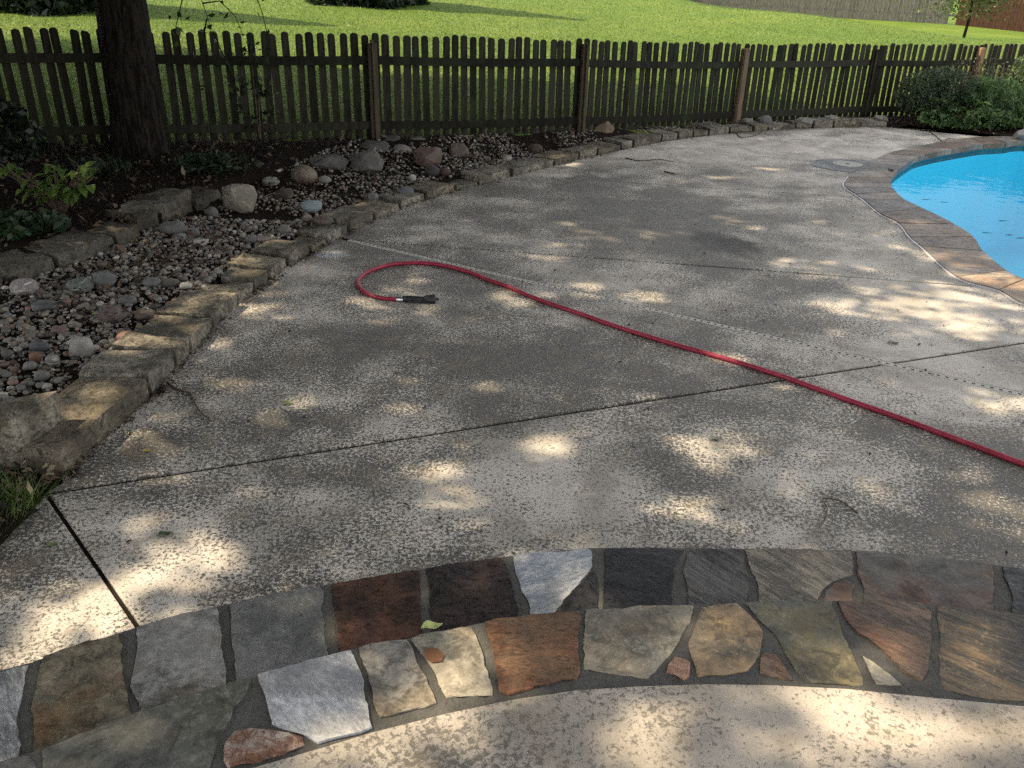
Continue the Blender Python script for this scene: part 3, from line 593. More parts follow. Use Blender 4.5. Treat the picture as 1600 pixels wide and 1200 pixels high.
border = empty('stone_border'); tag(border, 'low dry laid border of dark limestone pieces behind the pebbles, left', 'border')
M_border = make_wall_stone(0.45)
BRD = [([(-3.125,4.418),(-2.981,4.676)], 0.34, 0.10), ([(-2.972,4.688),(-2.814,4.962)], 0.36, 0.15), ([(-2.806,4.963),(-2.633,5.406)], 0.36, 0.16), ([(-2.637,5.435),(-2.608,5.710)], 0.22, 0.17), ([(-2.654,5.802),(-2.582,6.028)], 0.26, 0.22), ([(-2.597,6.079),(-2.471,6.406)], 0.27, 0.26), ([(-2.468,6.425),(-2.380,6.802)], 0.25, 0.16)]
for i, (ab, dp, h) in enumerate(BRD):
    a, b = Vector(ab[0]), Vector(ab[1]); t = (b-a).normalized(); nrm = Vector((-t.y, t.x))
    quad = [tuple(a), tuple(b), tuple(b+nrm*dp), tuple(a+nrm*dp*1.05)]
    chisel('border_stone', quad, -0.02, h*0.8+0.03, 200+i, M_border, border, 0.02, rnd.uniform(-.02, .03))
a = [(-2.567,5.774)]
chisel('border_stone', [(a[0][0]-.16, a[0][1]-.06), (a[0][0]+.14, a[0][1]-.03), (a[0][0]+.17, a[0][1]+.13), (a[0][0]-.13, a[0][1]+.12)], 0.2, 0.06, 230, M_border, border, 0.012)

bs = [(-2.004,2.694),(-1.850,2.727),(-1.746,2.934),(-1.790,3.000),(-1.917,2.969),(-2.084,2.827)]
big = chisel('stone_block', [bs[0], bs[1], bs[3], bs[5]], -0.02, 0.25, 301, M_wall, None, 0.022)
bm = bmesh.new(); bm.from_mesh(big.data)
bm.free()
tag(big, 'large rough stone block left of the nearest edging stone, cut by the frame', 'block')

# ---------------------------------------------------------------- river rocks, one by one
ICO2 = bmesh.new(); bmesh.ops.create_icosphere(ICO2, subdivisions=3, radius=1); ICO2_V = [v.co.copy() for v in ICO2.verts]; ICO2_F = [[v.index for v in f.verts] for f in ICO2.faces]; ICO2.free()
def rock(name, spec, label, kind, c1, c2=None, band=False):
    x, y, z, w, d, h = spec; seed = int(abs(x*977+y*577)*10) % 9973; rr = random.Random(seed)
    vs = []
    planes = []
    faces = ICO2_F
    if kind == 'angular' and False:
        for _ in range(11):
            n = Vector((rr.gauss(0, 1), rr.gauss(0, 1), rr.gauss(0, 0.9))).normalized(); planes.append((n, rr.uniform(0.52, 0.78)))
    for v in ICO2_V:
        p = v.copy(); off = Vector((seed*0.37, seed*0.11, 2))
        p *= 1+0.16*noise.noise(p*1.1+off)+0.05*noise.noise(p*3.1+off)
        for n, dd in planes:
            q = p.dot(n)
            if q > dd: p -= n*(q-dd)
        if planes: p *= 1.25
        p += v*0.018*noise.noise(v*9+off)
        vs.append(p)
    if kind == 'angular':
        hb = bmesh.new(); gold = math.pi*(3-5**.5); n_ = 17
        for q in range(n_):
            zz = 1-2*(q+.5)/n_; ra = math.sqrt(1-zz*zz); th = gold*q+rr.uniform(-.5, .5); p = Vector((ra*math.cos(th), ra*math.sin(th), zz*1.0))
            p = Vector([math.copysign(abs(c_)**.8, c_) for c_ in p])*rr.uniform(.86, 1.16); hb.verts.new(p)
        hull = bmesh.ops.convex_hull(hb, input=hb.verts[:]); bmesh.ops.delete(hb, geom=list(set(hull['geom_interior']+hull['geom_unused'])), context='VERTS')
        bmesh.ops.dissolve_limit(hb, angle_limit=R(14), verts=hb.verts[:], edges=hb.edges[:])
        bmesh.ops.bevel(hb, geom=hb.edges[:], offset=0.055, segments=2, affect='EDGES', profile=0.6, clamp_overlap=True)
        hb.verts.index_update(); vs = [v.co+v.co.normalized()*.035*noise.noise(v.co*3+Vector((seed, 0, 0))) for v in hb.verts]; faces = [[v.index for v in f.verts] for f in hb.faces]; hb.free()
    rz = rr.uniform(-0.35, 0.35); M = Matrix.Rotation(rz, 3, 'Z')
    verts = []
    for p in vs:
        q = M @ p; verts.append((q.x*w/2*.97, q.y*d/2*.97, q.z*h/2*1.05))
    key = (c1, c2, band)
    if key not in ROCKM:
        k = NT('river rock', 0.72, 0.3); o_ = k.objco()
        n1 = k.noise(14, 5, 0.65, o_); n2 = k.noise(70, 3, 0.6, o_)
        c1 = tuple(q*.8 for q in c1); c2 = tuple(q*.8 for q in c2) if c2 else None
        c = k.mix(k.ramp(n1, 0.40, 0.60), c1, c2 or tuple(q*0.6 for q in c1))
        if band:
            bnd = k.noise(5, 2, 0.5, k.stretch(o_, (1.5, 1.5, 8), 0.4), 0.6); c = k.mix(k.ramp(bnd, 0.52, 0.6), c, tuple(min(q*2.2, 0.6) for q in c1))
        c = k.mix(k.ramp(n2, 0.3, 0.7, 0.6, 0), c, tuple(q*0.35 for q in c1))
        k.color(c); k.bump(k.math('ADD', n1, k.math('MULTIPLY', n2, 0.4)), 0.5, 0.008); ROCKM[key] = k.done()
    me = bpy.data.meshes.new(name); me.from_pydata(verts, [], faces)
    me.polygons.foreach_set('use_smooth', [True]*len(me.polygons))
    if kind == 'angular': me.set_sharp_from_angle(angle=R(24))
    o = link(name, me, ROCKM[key]); o.location = (x, y, z); tag(o, label, 'rock', 'rocks lying in the dry creek bed'); ROCKS.append((x, y, max(w, d)/2)); return o
ROCKM = {}; ROCKS = []
GREY = (0.20, 0.195, 0.185); PALE = (0.38, 0.37, 0.34); TAN = (0.26, 0.22, 0.165); BRN = (0.16, 0.115, 0.085); PINK = (0.20, 0.14, 0.12); BLU = (0.28, 0.32, 0.34); DRK = (0.09, 0.085, 0.08); WHT = (0.55, 0.54, 0.50); RED = (0.30, 0.13, 0.085)
rock('boulder', (-2.135,6.474,0.139,0.307,0.246,0.225), 'large pale faceted boulder at the right end of the stone border', 'angular', (0.36, 0.32, 0.25), (0.22, 0.20, 0.16))
rock('river_rock', (-1.870,7.440,0.117,0.248,0.198,0.162), 'big brown rounded rock behind the small pale stone, mid bed', 'round', BRN, TAN)
rock('river_rock', (-2.121,7.288,0.088,0.158,0.126,0.079), 'whitish flat oval rock above and right of the pale boulder', 'round', PALE)
rock('river_rock', (-1.687,7.425,0.083,0.116,0.093,0.065), 'small pale oval rock touching the big brown rounded rock', 'round', PALE)
rock('slab_rock', (-1.404,7.972,0.133,0.321,0.257,0.210), 'grey angular slab rock with a light tilted top, before the fence post', 'angular', (0.17, 0.16, 0.145), (0.11, 0.10, 0.09))
rock('slab_rock', (-1.768,7.949,0.117,0.407,0.325,0.163), 'dark flat slab rock left of the angular tilted slab', 'angular', DRK, (0.14, 0.13, 0.12))
rock('slab_rock', (-1.431,8.562,0.151,0.363,0.290,0.145), 'low grey slab rock stacked behind the angular tilted slab', 'angular', (0.14, 0.135, 0.125))
rock('slab_rock', (-1.328,8.896,0.170,0.262,0.209,0.114), 'dark slab rock leaning at the foot of the second fence post', 'angular', (0.11, 0.105, 0.10))
rock('river_rock', (-1.161,8.608,0.124,0.204,0.163,0.126), 'smooth pale grey egg shaped rock left of the pink boulder', 'round', (0.33, 0.31, 0.28), (0.25, 0.235, 0.21))
rock('boulder', (-0.855,8.274,0.139,0.306,0.245,0.198), 'large pinkish boulder, widest rounded rock near the fence', 'angular', PINK, (0.16, 0.118, 0.10))
rock('river_rock', (-0.785,7.885,0.085,0.141,0.113,0.099), 'dark purplish oval rock below the pink boulder, left one of two', 'round', (0.10, 0.08, 0.085))
rock('river_rock', (-0.675,7.907,0.074,0.117,0.094,0.069), 'dark brown oval rock below the pink boulder, right one of two', 'round', (0.12, 0.085, 0.075))
rock('river_rock', (-0.600,8.699,0.134,0.227,0.181,0.155), 'lumpy reddish grey rock right of the pink boulder', 'angular', (0.21, 0.165, 0.145))
rock('river_rock', (-1.045,8.977,0.156,0.178,0.142,0.104), 'grey pointed rock under the fence, above the egg shaped rock', 'angular', GREY)
rock('river_rock', (-0.893,9.230,0.143,0.148,0.118,0.065), 'small domed grey rock tucked under the bottom fence rail', 'round', GREY)
rock('river_rock', (-0.624,9.250,0.133,0.169,0.135,0.093), 'dull grey rock behind the lumpy reddish rock', 'round', (0.16, 0.155, 0.145))
rock('river_rock', (-0.353,9.560,0.134,0.197,0.157,0.125), 'pale angular rock below the fence, left of a pale oval rock', 'angular', (0.30, 0.29, 0.265))
rock('river_rock', (-0.214,9.669,0.119,0.155,0.124,0.083), 'pale oval rock close right of the pale angular rock by fence', 'round', (0.32, 0.30, 0.27))
rock('river_rock', (-0.100,9.685,0.102,0.098,0.079,0.063), 'small whitish rock right of the pale oval rock by fence', 'round', PALE)
rock('river_rock', (-0.491,9.380,0.113,0.123,0.098,0.067), 'small grey rock between the lumpy reddish and pale angular rocks', 'round', GREY)
rock('river_rock', (-0.270,9.105,0.068,0.126,0.101,0.051), 'flat light grey rock amid dark mulch in the mid bed', 'angular', (0.32, 0.31, 0.29))
rock('river_rock', (-0.113,8.629,0.074,0.108,0.086,0.069), 'light tan pebble rock near the edging, far half of bed', 'round', TAN, PALE)
rock('river_rock', (0.183,9.129,0.085,0.168,0.134,0.099), 'dark brown rounded rock in mulch behind the far edging', 'round', (0.10, 0.075, 0.06))
rock('boulder', (0.962,10.265,0.125,0.365,0.292,0.187), 'tan brown boulder with flat top right of the third fence post', 'angular', (0.25, 0.185, 0.12), (0.16, 0.12, 0.09))
rock('boulder', (1.459,10.707,0.093,0.195,0.156,0.124), 'grey craggy rock under the fence right of the tan boulder', 'angular', (0.22, 0.21, 0.19))
rock('river_rock', (2.986,11.447,0.067,0.199,0.159,0.107), 'pointed light rock on edging right of the fourth fence post', 'angular', (0.30, 0.285, 0.255))
rock('river_rock', (3.226,11.510,0.080,0.201,0.161,0.142), 'rounded grey rock beside the pointed light rock on the edging', 'round', GREY)
rock('river_rock', (3.770,11.591,0.085,0.251,0.201,0.100), 'flat pale rock on the far edging before the fence', 'angular', (0.30, 0.285, 0.255))
rock('river_rock', (4.033,11.721,0.076,0.152,0.121,0.075), 'small flat grey rock between two pale rocks on far edging', 'angular', GREY)
rock('river_rock', (4.195,11.807,0.092,0.204,0.163,0.092), 'pale domed rock resting on the far edging near the last clear post', 'round', (0.30, 0.285, 0.26))
rock('slab_rock', (4.930,11.993,0.083,0.207,0.166,0.093), 'pale flat slab lying under the dark shrub edge', 'angular', (0.27, 0.25, 0.22))
rock('river_rock', (-1.591,6.486,0.085,0.177,0.142,0.101), 'bluish white speckled rock alone in mid gravel', 'round', (0.34, 0.40, 0.42), (0.24, 0.29, 0.30))
rock('river_rock', (-1.890,6.844,0.088,0.155,0.124,0.108), 'dull brown angular rock left of and above the bluish white rock', 'angular', (0.13, 0.105, 0.085))
rock('river_rock', (-1.554,6.179,0.071,0.070,0.056,0.061), 'small pinkish round rock below the bluish white rock', 'round', (0.34, 0.27, 0.24))
rock('river_rock', (-1.431,6.119,0.076,0.154,0.123,0.075), 'brown flattish rock right of the small pinkish round rock', 'round', (0.18, 0.14, 0.115))
rock('river_rock', (-1.649,5.868,0.073,0.108,0.086,0.066), 'light grey brown rock left of the edging, under the pinkish rock', 'round', (0.26, 0.24, 0.21))
rock('river_rock', (-1.808,5.612,0.071,0.095,0.076,0.059), 'grey rock near the white flat stones, mid gravel', 'round', (0.20, 0.20, 0.19))
rock('river_rock', (-1.739,5.631,0.067,0.103,0.083,0.048), 'pale pinkish oval rock next to grey rock in mid gravel', 'round', (0.30, 0.26, 0.24))
rock('river_rock', (-1.184,6.875,0.075,0.108,0.087,0.071), 'grey rounded rock close behind the middle edging blocks', 'round', (0.21, 0.205, 0.195))
rock('river_rock', (-0.942,7.124,0.073,0.133,0.106,0.067), 'blue grey flat rock against the back of the edging', 'round', (0.20, 0.215, 0.23))
rock('river_rock', (-0.946,7.636,0.073,0.068,0.054,0.065), 'small bright white round pebble rock in far gravel', 'round', WHT)
rock('river_rock', (-2.409,5.804,0.082,0.201,0.161,0.092), 'smooth long oval grey rock right in front of the stone border', 'round', (0.19, 0.185, 0.175), (0.14, 0.135, 0.13))
rock('river_rock', (-2.292,6.265,0.078,0.100,0.080,0.081), 'round grey rock just below the pale faceted boulder', 'round', (0.21, 0.195, 0.18))
rock('river_rock', (-2.245,5.731,0.075,0.083,0.067,0.071), 'grey rounded rock at the right tip of the long oval rock', 'round', (0.20, 0.195, 0.185))
rock('river_rock', (-2.315,5.690,0.062,0.061,0.049,0.033), 'small bright pale pebble rock under the long oval rock', 'round', PALE)
rock('river_rock', (-2.126,5.537,0.066,0.115,0.092,0.046), 'white flat rock lying alone in the dark mulch gap', 'angular', WHT, PALE)
rock('river_rock', (-2.780,4.527,0.084,0.166,0.133,0.097), 'pale layered oval rock, leftmost large rock in the gravel', 'round', (0.36, 0.33, 0.31), (0.25, 0.22, 0.21), True)
rock('river_rock', (-2.498,4.585,0.079,0.156,0.125,0.082), 'grey green rock with white veins right of the pale layered rock', 'round', (0.17, 0.19, 0.165), (0.12, 0.135, 0.12), True)
rock('river_rock', (-2.390,4.666,0.089,0.133,0.107,0.112), 'grey cone shaped rock touching the white veined rock', 'angular', (0.19, 0.195, 0.19))
rock('river_rock', (-2.123,4.689,0.071,0.111,0.088,0.059), 'speckled grey round rock amid mid sized pebbles', 'round', (0.22, 0.22, 0.21))
rock('river_rock', (-2.024,4.704,0.066,0.111,0.088,0.046), 'dark grey brown oval rock right of the speckled grey rock', 'round', (0.13, 0.12, 0.105))
rock('river_rock', (-1.920,4.670,0.063,0.077,0.061,0.037), 'bright white oval rock left of the middle edging block', 'round', WHT)
rock('river_rock', (-2.145,4.397,0.068,0.101,0.081,0.052), 'bumpy mid grey rock in gravel above the reddish flat slab', 'round', (0.19, 0.185, 0.18))
rock('slab_rock', (-2.133,4.163,0.076,0.184,0.147,0.074), 'reddish grey flat slab rock in the middle of the pebbles', 'angular', (0.22, 0.165, 0.155), (0.15, 0.125, 0.12))
rock('river_rock', (-2.551,4.285,0.069,0.136,0.109,0.055), 'dark bluish rock below the pale layered oval rock', 'round', (0.17, 0.18, 0.185), DRK)
rock('slab_rock', (-2.315,3.966,0.063,0.096,0.077,0.038), 'small pinkish flat rock left of the mulch patch', 'angular', (0.27, 0.19, 0.175))
rock('river_rock', (-1.919,3.862,0.073,0.116,0.093,0.065), 'salmon pink rock beside the lit edging block', 'round', (0.33, 0.19, 0.145), (0.24, 0.145, 0.115))
rock('river_rock', (-2.071,3.699,0.087,0.116,0.093,0.105), 'pale speckled granite rock, largest among the near pebbles', 'angular', (0.36, 0.35, 0.32), (0.25, 0.24, 0.22))
rock('river_rock', (-2.293,3.731,0.072,0.091,0.073,0.063), 'dark slate coloured rock left of the pale granite rock', 'round', (0.12, 0.125, 0.13))
rock('river_rock', (-2.249,3.615,0.069,0.059,0.047,0.054), 'blocky orange brown rock just under the dark slate rock', 'angular', (0.25, 0.14, 0.085))
rock('river_rock', (-2.151,3.579,0.070,0.068,0.054,0.056), 'grey veined round rock right of the orange brown rock', 'round', (0.25, 0.24, 0.22), None, True)
rock('river_rock', (-2.120,3.421,0.068,0.068,0.054,0.050), 'mid grey smooth rock behind the large left stone block', 'round', (0.22, 0.215, 0.20))
rock('river_rock', (-2.234,3.534,0.063,0.067,0.053,0.038), 'light greyish oval rock left of the grey veined rock', 'round', (0.28, 0.27, 0.25))
rock('slab_rock', (-1.967,4.175,0.072,0.114,0.091,0.063), 'dull brown flat rock leaning on the back of the edging', 'angular', (0.19, 0.155, 0.12))
rock('river_rock', (-2.403,3.647,0.067,0.054,0.043,0.048), 'dark greenish grey rock at the left frame edge', 'round', (0.14, 0.145, 0.13))
rock('boulder', (6.432,11.006,0.061,0.381,0.305,0.175), 'pale grey boulder at the far right end by the pool coping', 'angular', (0.32, 0.31, 0.29))

# ---------------------------------------------------------------- pebbles (gravel) and mulch
ICO1 = bmesh.new(); bmesh.ops.create_icosphere(ICO1, subdivisions=1, radius=1); P1 = np.array([v.co[:] for v in ICO1.verts]); F1 = np.array([[v.index for v in f.verts] for f in ICO1.faces]); ICO1.free()
ICO0 = bmesh.new(); bmesh.ops.create_icosphere(ICO0, subdivisions=2, radius=1); P2 = np.array([v.co[:] for v in ICO0.verts]); F2 = np.array([[v.index for v in f.verts] for f in ICO0.faces]); ICO0.free()
CREEK = [(-3.033,4.324),(-2.970,4.588),(-2.894,4.798),(-2.829,4.961),(-2.723,5.313),(-2.649,5.463),(-2.654,5.835),(-2.585,6.010),(-2.443,6.313),(-2.355,6.678),(-2.171,7.379),(-1.894,8.171),(-1.620,8.709),(-1.132,8.978),(-0.746,9.172),(-0.139,9.555),(0.526,10.179),(1.175,10.679),(1.840,10.924)] + [(2.3, 10.85)] + [(p[0]-0.24, p[1]+0.14) for p in EDGE_FRONT[:27][::-1]] + [(-1.93, 2.85), (-2.7, 2.9), (-3.4, 3.4), (-4.3, 4.0)]
PAL = np.array([(0.17, 0.158, 0.138), (0.24, 0.215, 0.18), (0.11, 0.105, 0.095), (0.075, 0.07, 0.065), (0.19, 0.145, 0.10), (0.13, 0.09, 0.065), (0.18, 0.115, 0.09), (0.36, 0.34, 0.30), (0.15, 0.155, 0.15), (0.09, 0.062, 0.045)])
PW = np.array([.24, .17, .16, .12, .10, .06, .025, .05, .05, .03]); PW /= PW.sum()
def pebbles(n, rlo, rhi, bx, P0, F0, thin=None):
    px = rng.uniform(bx[0], bx[1], n*4); py = rng.uniform(bx[2], bx[3], n*4)
    ok = in_poly(px, py, CREEK)
    nz = np.array([noise.noise(Vector((a*1.3, b*1.3, 4))) for a, b in zip(px, py)])
    if thin is not None: ok &= nz < thin+rng.normal(0, .12, len(px))
    px, py = px[ok][:n], py[ok][:n]; m = len(px)
    r = rlo+(rhi-rlo)*rng.random(m)**1.8
    q = rng.normal(size=(m, 3, 3)); rot, _ = np.linalg.qr(q)
    sc = np.stack([np.ones(m), rng.uniform(.65, 1, m), rng.uniform(.45, .8, m)], 1)
    yaw = rng.uniform(0, 6.28, m); tl = rng.normal(0, .25, m)
    v = P0[None]*(1+0.16*rng.normal(size=(m, len(P0), 1))*0.5)*sc[:, None]*r[:, None, None]
    c, s_ = np.cos(tl)[:, None], np.sin(tl)[:, None]; y2 = v[:, :, 1]*c-v[:, :, 2]*s_; z2 = v[:, :, 1]*s_+v[:, :, 2]*c
    c, s_ = np.cos(yaw)[:, None], np.sin(yaw)[:, None]; xx = v[:, :, 0]*c-y2*s_; yy = v[:, :, 0]*s_+y2*c
    zz = z2+(garden_z(px, py)+r*0.25+rng.uniform(-.004, .016, m))[:, None]
    V = np.stack([xx+px[:, None], yy+py[:, None], zz], 2).reshape(-1, 3)
    Fc = (F0[None]+(np.arange(m)*len(P0))[:, None, None]).reshape(-1, 3)
    ci_ = rng.choice(len(PAL), m, p=PW); cc = PAL[ci_]*rng.uniform(.85, 1.5, (m, 1)); return V, Fc, np.repeat(cc, len(F0), 0)
parts = [pebbles(3400, .009, .027, (-4.3, -1.2, 2.7, 6.2), P2, F2), pebbles(5200, .006, .014, (-4.3, -1.2, 2.7, 6.2), P1, F1), pebbles(7000, .008, .023, (-2.4, 2.4, 5.6, 11), P1, F1, 0.10)]
off = 0; vv = []; ff = []; cc = []
for V, Fc, c in parts: vv.append(V); ff.append(Fc+off); cc.append(c); off += len(V)
gravel = np_mesh('gravel', np.concatenate(vv), np.concatenate(ff), M_pebble, None, np.concatenate(cc), True)
tag(gravel, 'rounded river pebbles filling the dry creek bed', 'gravel', kind='stuff')

def flakes(name, n, area, size, pal, mat, lift=0.012, zfun=garden_z, tilt=0.5, keep=None, label=None, cat=None):
    xs_ = [p[0] for p in area]; ys_ = [p[1] for p in area]
    px = rng.uniform(min(xs_), max(xs_), n*5); py = rng.uniform(min(ys_), max(ys_), n*5); ok = in_poly(px, py, area)
    if keep is not None: ok &= keep(px, py)
    px, py = px[ok][:n], py[ok][:n]; m = len(px)
    L = rng.uniform(*size, m); wd = L*rng.uniform(.25, .6, m); a = rng.uniform(0, 6.28, m)
    dx, dy = np.cos(a), np.sin(a); tz = rng.normal(0, tilt, m); tz2 = rng.normal(0, tilt, m)
    z = zfun(px, py)+lift*rng.uniform(.4, 2.2, m)+np.abs(tz)*L*0.3
    C = np.stack([px, py, z], 1); A = np.stack([dx*L/2, dy*L/2, tz*L/2], 1); B = np.stack([-dy*wd/2, dx*wd/2, tz2*wd/2], 1)
    V = np.stack([C-A, C-A*.1+B, C+A, C-A*.1-B], 1); V[:, 1, 2] += L*.12; V[:, 3, 2] += L*.12
    cc = np.array(pal)[rng.integers(0, len(pal), m)]*rng.uniform(.6, 1.3, (m, 1))
    o = np_mesh(name, V.reshape(-1, 3), np.arange(4*m).reshape(m, 4), mat, None, cc)
    return tag(o, label, cat, kind='stuff')
MULP = [(0.016, 0.011, 0.008), (0.03, 0.02, 0.013), (0.055, 0.034, 0.022), (0.085, 0.058, 0.038), (0.025, 0.018, 0.014), (0.15, 0.11, 0.075)]
flakes('leaf_mulch', 15000, GARDEN, (.02, .075), MULP, M_dry, 0.012, garden_z, .45, lambda x, y: (~in_poly(x, y, CREEK)) | (np.sin(x*3.3)*np.sin(y*2.7+x) > .45), 'dead leaves and bark mulch over the garden soil', 'mulch')

MP = [(-2.12,4.10,0.16,0.11),(-1.98,5.28,0.29,0.20),(-2.08,7.06,0.32,0.23),(-2.45,4.36,0.14,0.09),(-1.82,7.09,0.21,0.19),(-2.11,5.69,0.16,0.11),(0.28,9.35,0.42,0.30)]
def in_patches(x, y):
    o_ = np.zeros(np.shape(x), bool)
    for a, b, c, d in MP: o_ |= ((x-a)/c)**2+((y-b)/d)**2+.5*np.sin(x*17)*np.sin(y*19) < 1.25
    o_ |= (np.sin(x*5.1+np.sin(y*4)*1.5)*np.sin(y*4.3+x*1.7) > .80)
    return o_
flakes('fallen_leaf_patch', 4200, CREEK, (.02, .06), [(0.03, 0.014, 0.011), (0.06, 0.025, 0.018), (0.025, 0.016, 0.012), (0.09, 0.05, 0.032)], M_dry, 0.042, garden_z, .4, in_patches, 'reddish dead leaves caught among the pebbles', 'leaf litter')

# ---------------------------------------------------------------- picket fence
fence = empty('picket_fence', (0, 0, 0)); tag(fence, 'dark weathered wooden picket fence between the garden bed and the lawn', 'fence')
H = 1.0
def picket_mesh(wd=0.070, th=0.018, top='round'):
    bm = bmesh.new(); c = 0.028
    if top == 'round': prof = [(-wd/2, 0), (wd/2, 0), (wd/2, H-c)] + [(wd/2*math.cos(q), H-c+c*math.sin(q)) for q in (0.5, 1.0, 1.35, 1.79, 2.14, 2.64)] + [(-wd/2, H-c)]
    else: prof = [(-wd/2, 0), (wd/2, 0), (wd/2, H-0.03), (wd/2-0.014, H-0.01), (-wd/2+0.012, H), (-wd/2, H-0.018)]
    f = [bm.verts.new((x, -th/2, z)) for x, z in prof]; b = [bm.verts.new((x, th/2, z)) for x, z in prof]
    bm.faces.new(f); bm.faces.new(b[::-1]); n = len(prof)
    for i in range(n): bm.faces.new((f[i], b[i], b[(i+1) % n], f[(i+1) % n]))
    bmesh.ops.recalc_face_normals(bm, faces=bm.faces)
    me = bpy.data.meshes.new('picket'); bm.to_mesh(me); bm.free(); me.materials.append(M_picket); return me
PM = [picket_mesh(), picket_mesh(0.077), picket_mesh(0.069), picket_mesh(0.073, 0.018, 'chip')]
for i in range(len(FENCE)-1):
    a = Vector((*FENCE[i], FENCE_Z[i])); b = Vector((*FENCE[i+1], FENCE_Z[i+1])); d = b-a; L = d.xy.length; t = Vector((d.x/L, d.y/L, 0)); nrm = Vector((-t.y, t.x, 0)); ang = math.atan2(t.y, t.x)
    n = max(18, round(L/0.1085))
    for q in range(n):
        u = (q+0.5)/n; p = a+d*u+nrm*0.062
        o = link('picket', PM[rnd.choice([0, 0, 1, 2, 2, 3]) if rnd.random() < .6 else 0], None, fence)
        o.location = (p.x, p.y, p.z+rnd.uniform(-.018, .010)); o.rotation_euler = (rnd.gauss(0, .008), rnd.gauss(0, .015), ang+rnd.gauss(0, .05))
    for zf_, nm in ((0.755, 'rail'), (0.135, 'rail')):
        bm = bmesh.new(); A = a+t*0.046+Vector((0, 0, zf_)); B = b-t*0.046+Vector((0, 0, zf_+rnd.uniform(-.01, .01)))
        prof = [(-0.0, -0.040), (0.038, -0.040), (0.038, 0.040), (0.0, 0.040)]; rings = []
        for k_ in range(7):
            c = A.lerp(B, k_/6)+Vector((0, 0, -0.012*math.sin(math.pi*k_/6)))
            rings.append([bm.verts.new(c+nrm*(x+0.012)+Vector((0, 0, z))) for x, z in prof])
        for Ra, Rb in zip(rings, rings[1:]):
            for k_ in range(4): bm.faces.new((Ra[k_], Ra[(k_+1) % 4], Rb[(k_+1) % 4], Rb[k_]))
        bm.faces.new(rings[0]); bm.faces.new(rings[-1][::-1]); bmesh.ops.recalc_face_normals(bm, faces=bm.faces)
        from_bm('rail', bm, M_picket, fence)
for i, (p, z) in enumerate(zip(FENCE, FENCE_Z)):
    bm = bmesh.new(); hh = {3: 0.945, 4: 0.985, 5: 0.945, 6: 0.965, 7: 0.955}.get(i, 0.95)
    box(bm, (0, 0, hh/2-0.15), (0.092, 0.092, hh+0.3)); es = [e for e in bm.edges if max(v.co.z for v in e.verts) > hh-.01]
    bmesh.ops.bevel(bm, geom=es, offset=0.012 if i in (5, 7) else 0.03, segments=2, affect='EDGES')
    if i == 4:
        for v in bm.verts:
            if v.co.z > hh-0.05 and v.co.x > 0: v.co.z -= 0.035
    o = from_bm('post', bm, M_sunpost if i == 7 else M_tanpost if i == 5 else M_post, fence)
    j = min(i, len(FENCE)-2); ang = math.atan2(FENCE[j+1][1]-FENCE[j][1], FENCE[j+1][0]-FENCE[j][0])
    o.location = (p[0], p[1], z); o.rotation_euler = (rnd.gauss(0, .008), rnd.gauss(0, .008), ang)
    if i == 7: tag(o, 'fence post with sunlight painted in as an orange tone')

# ---------------------------------------------------------------- leaves and plants
def leaf_cloud(C, A, B, cols):
    """rhombic folded leaves: centre C, half-length A, half-width B (all (m,3))"""
    N = np.cross(A, B); N /= (np.linalg.norm(N, axis=1, keepdims=True)+1e-9); fold = N*np.linalg.norm(B, axis=1, keepdims=True)*0.35
    V = np.stack([C-A, C-A*.15+B+fold, C+A, C-A*.15-B+fold], 1).reshape(-1, 3); m = len(C)
    return V, np.arange(4*m).reshape(m, 4), cols
def rand_frames(m, L, wr, up=0.0):
    a = rng.normal(size=(m, 3)); a[:, 2] += up; a /= np.linalg.norm(a, axis=1, keepdims=True)
    b = np.cross(a, rng.normal(size=(m, 3))); b /= np.linalg.norm(b, axis=1, keepdims=True)
    return a*L[:, None]/2, b*(L*wr)[:, None]/2
def foliage(name, C, L, wr, pal, mat, parent=None, up=0.0):
    m = len(C); A, B = rand_frames(m, L, wr, up); cc = np.array(pal)[rng.integers(0, len(pal), m)]*rng.uniform(.7, 1.3, (m, 1))
    V, Fq, c = leaf_cloud(C, A, B, cc); return np_mesh(name, V, Fq, mat, parent, c)

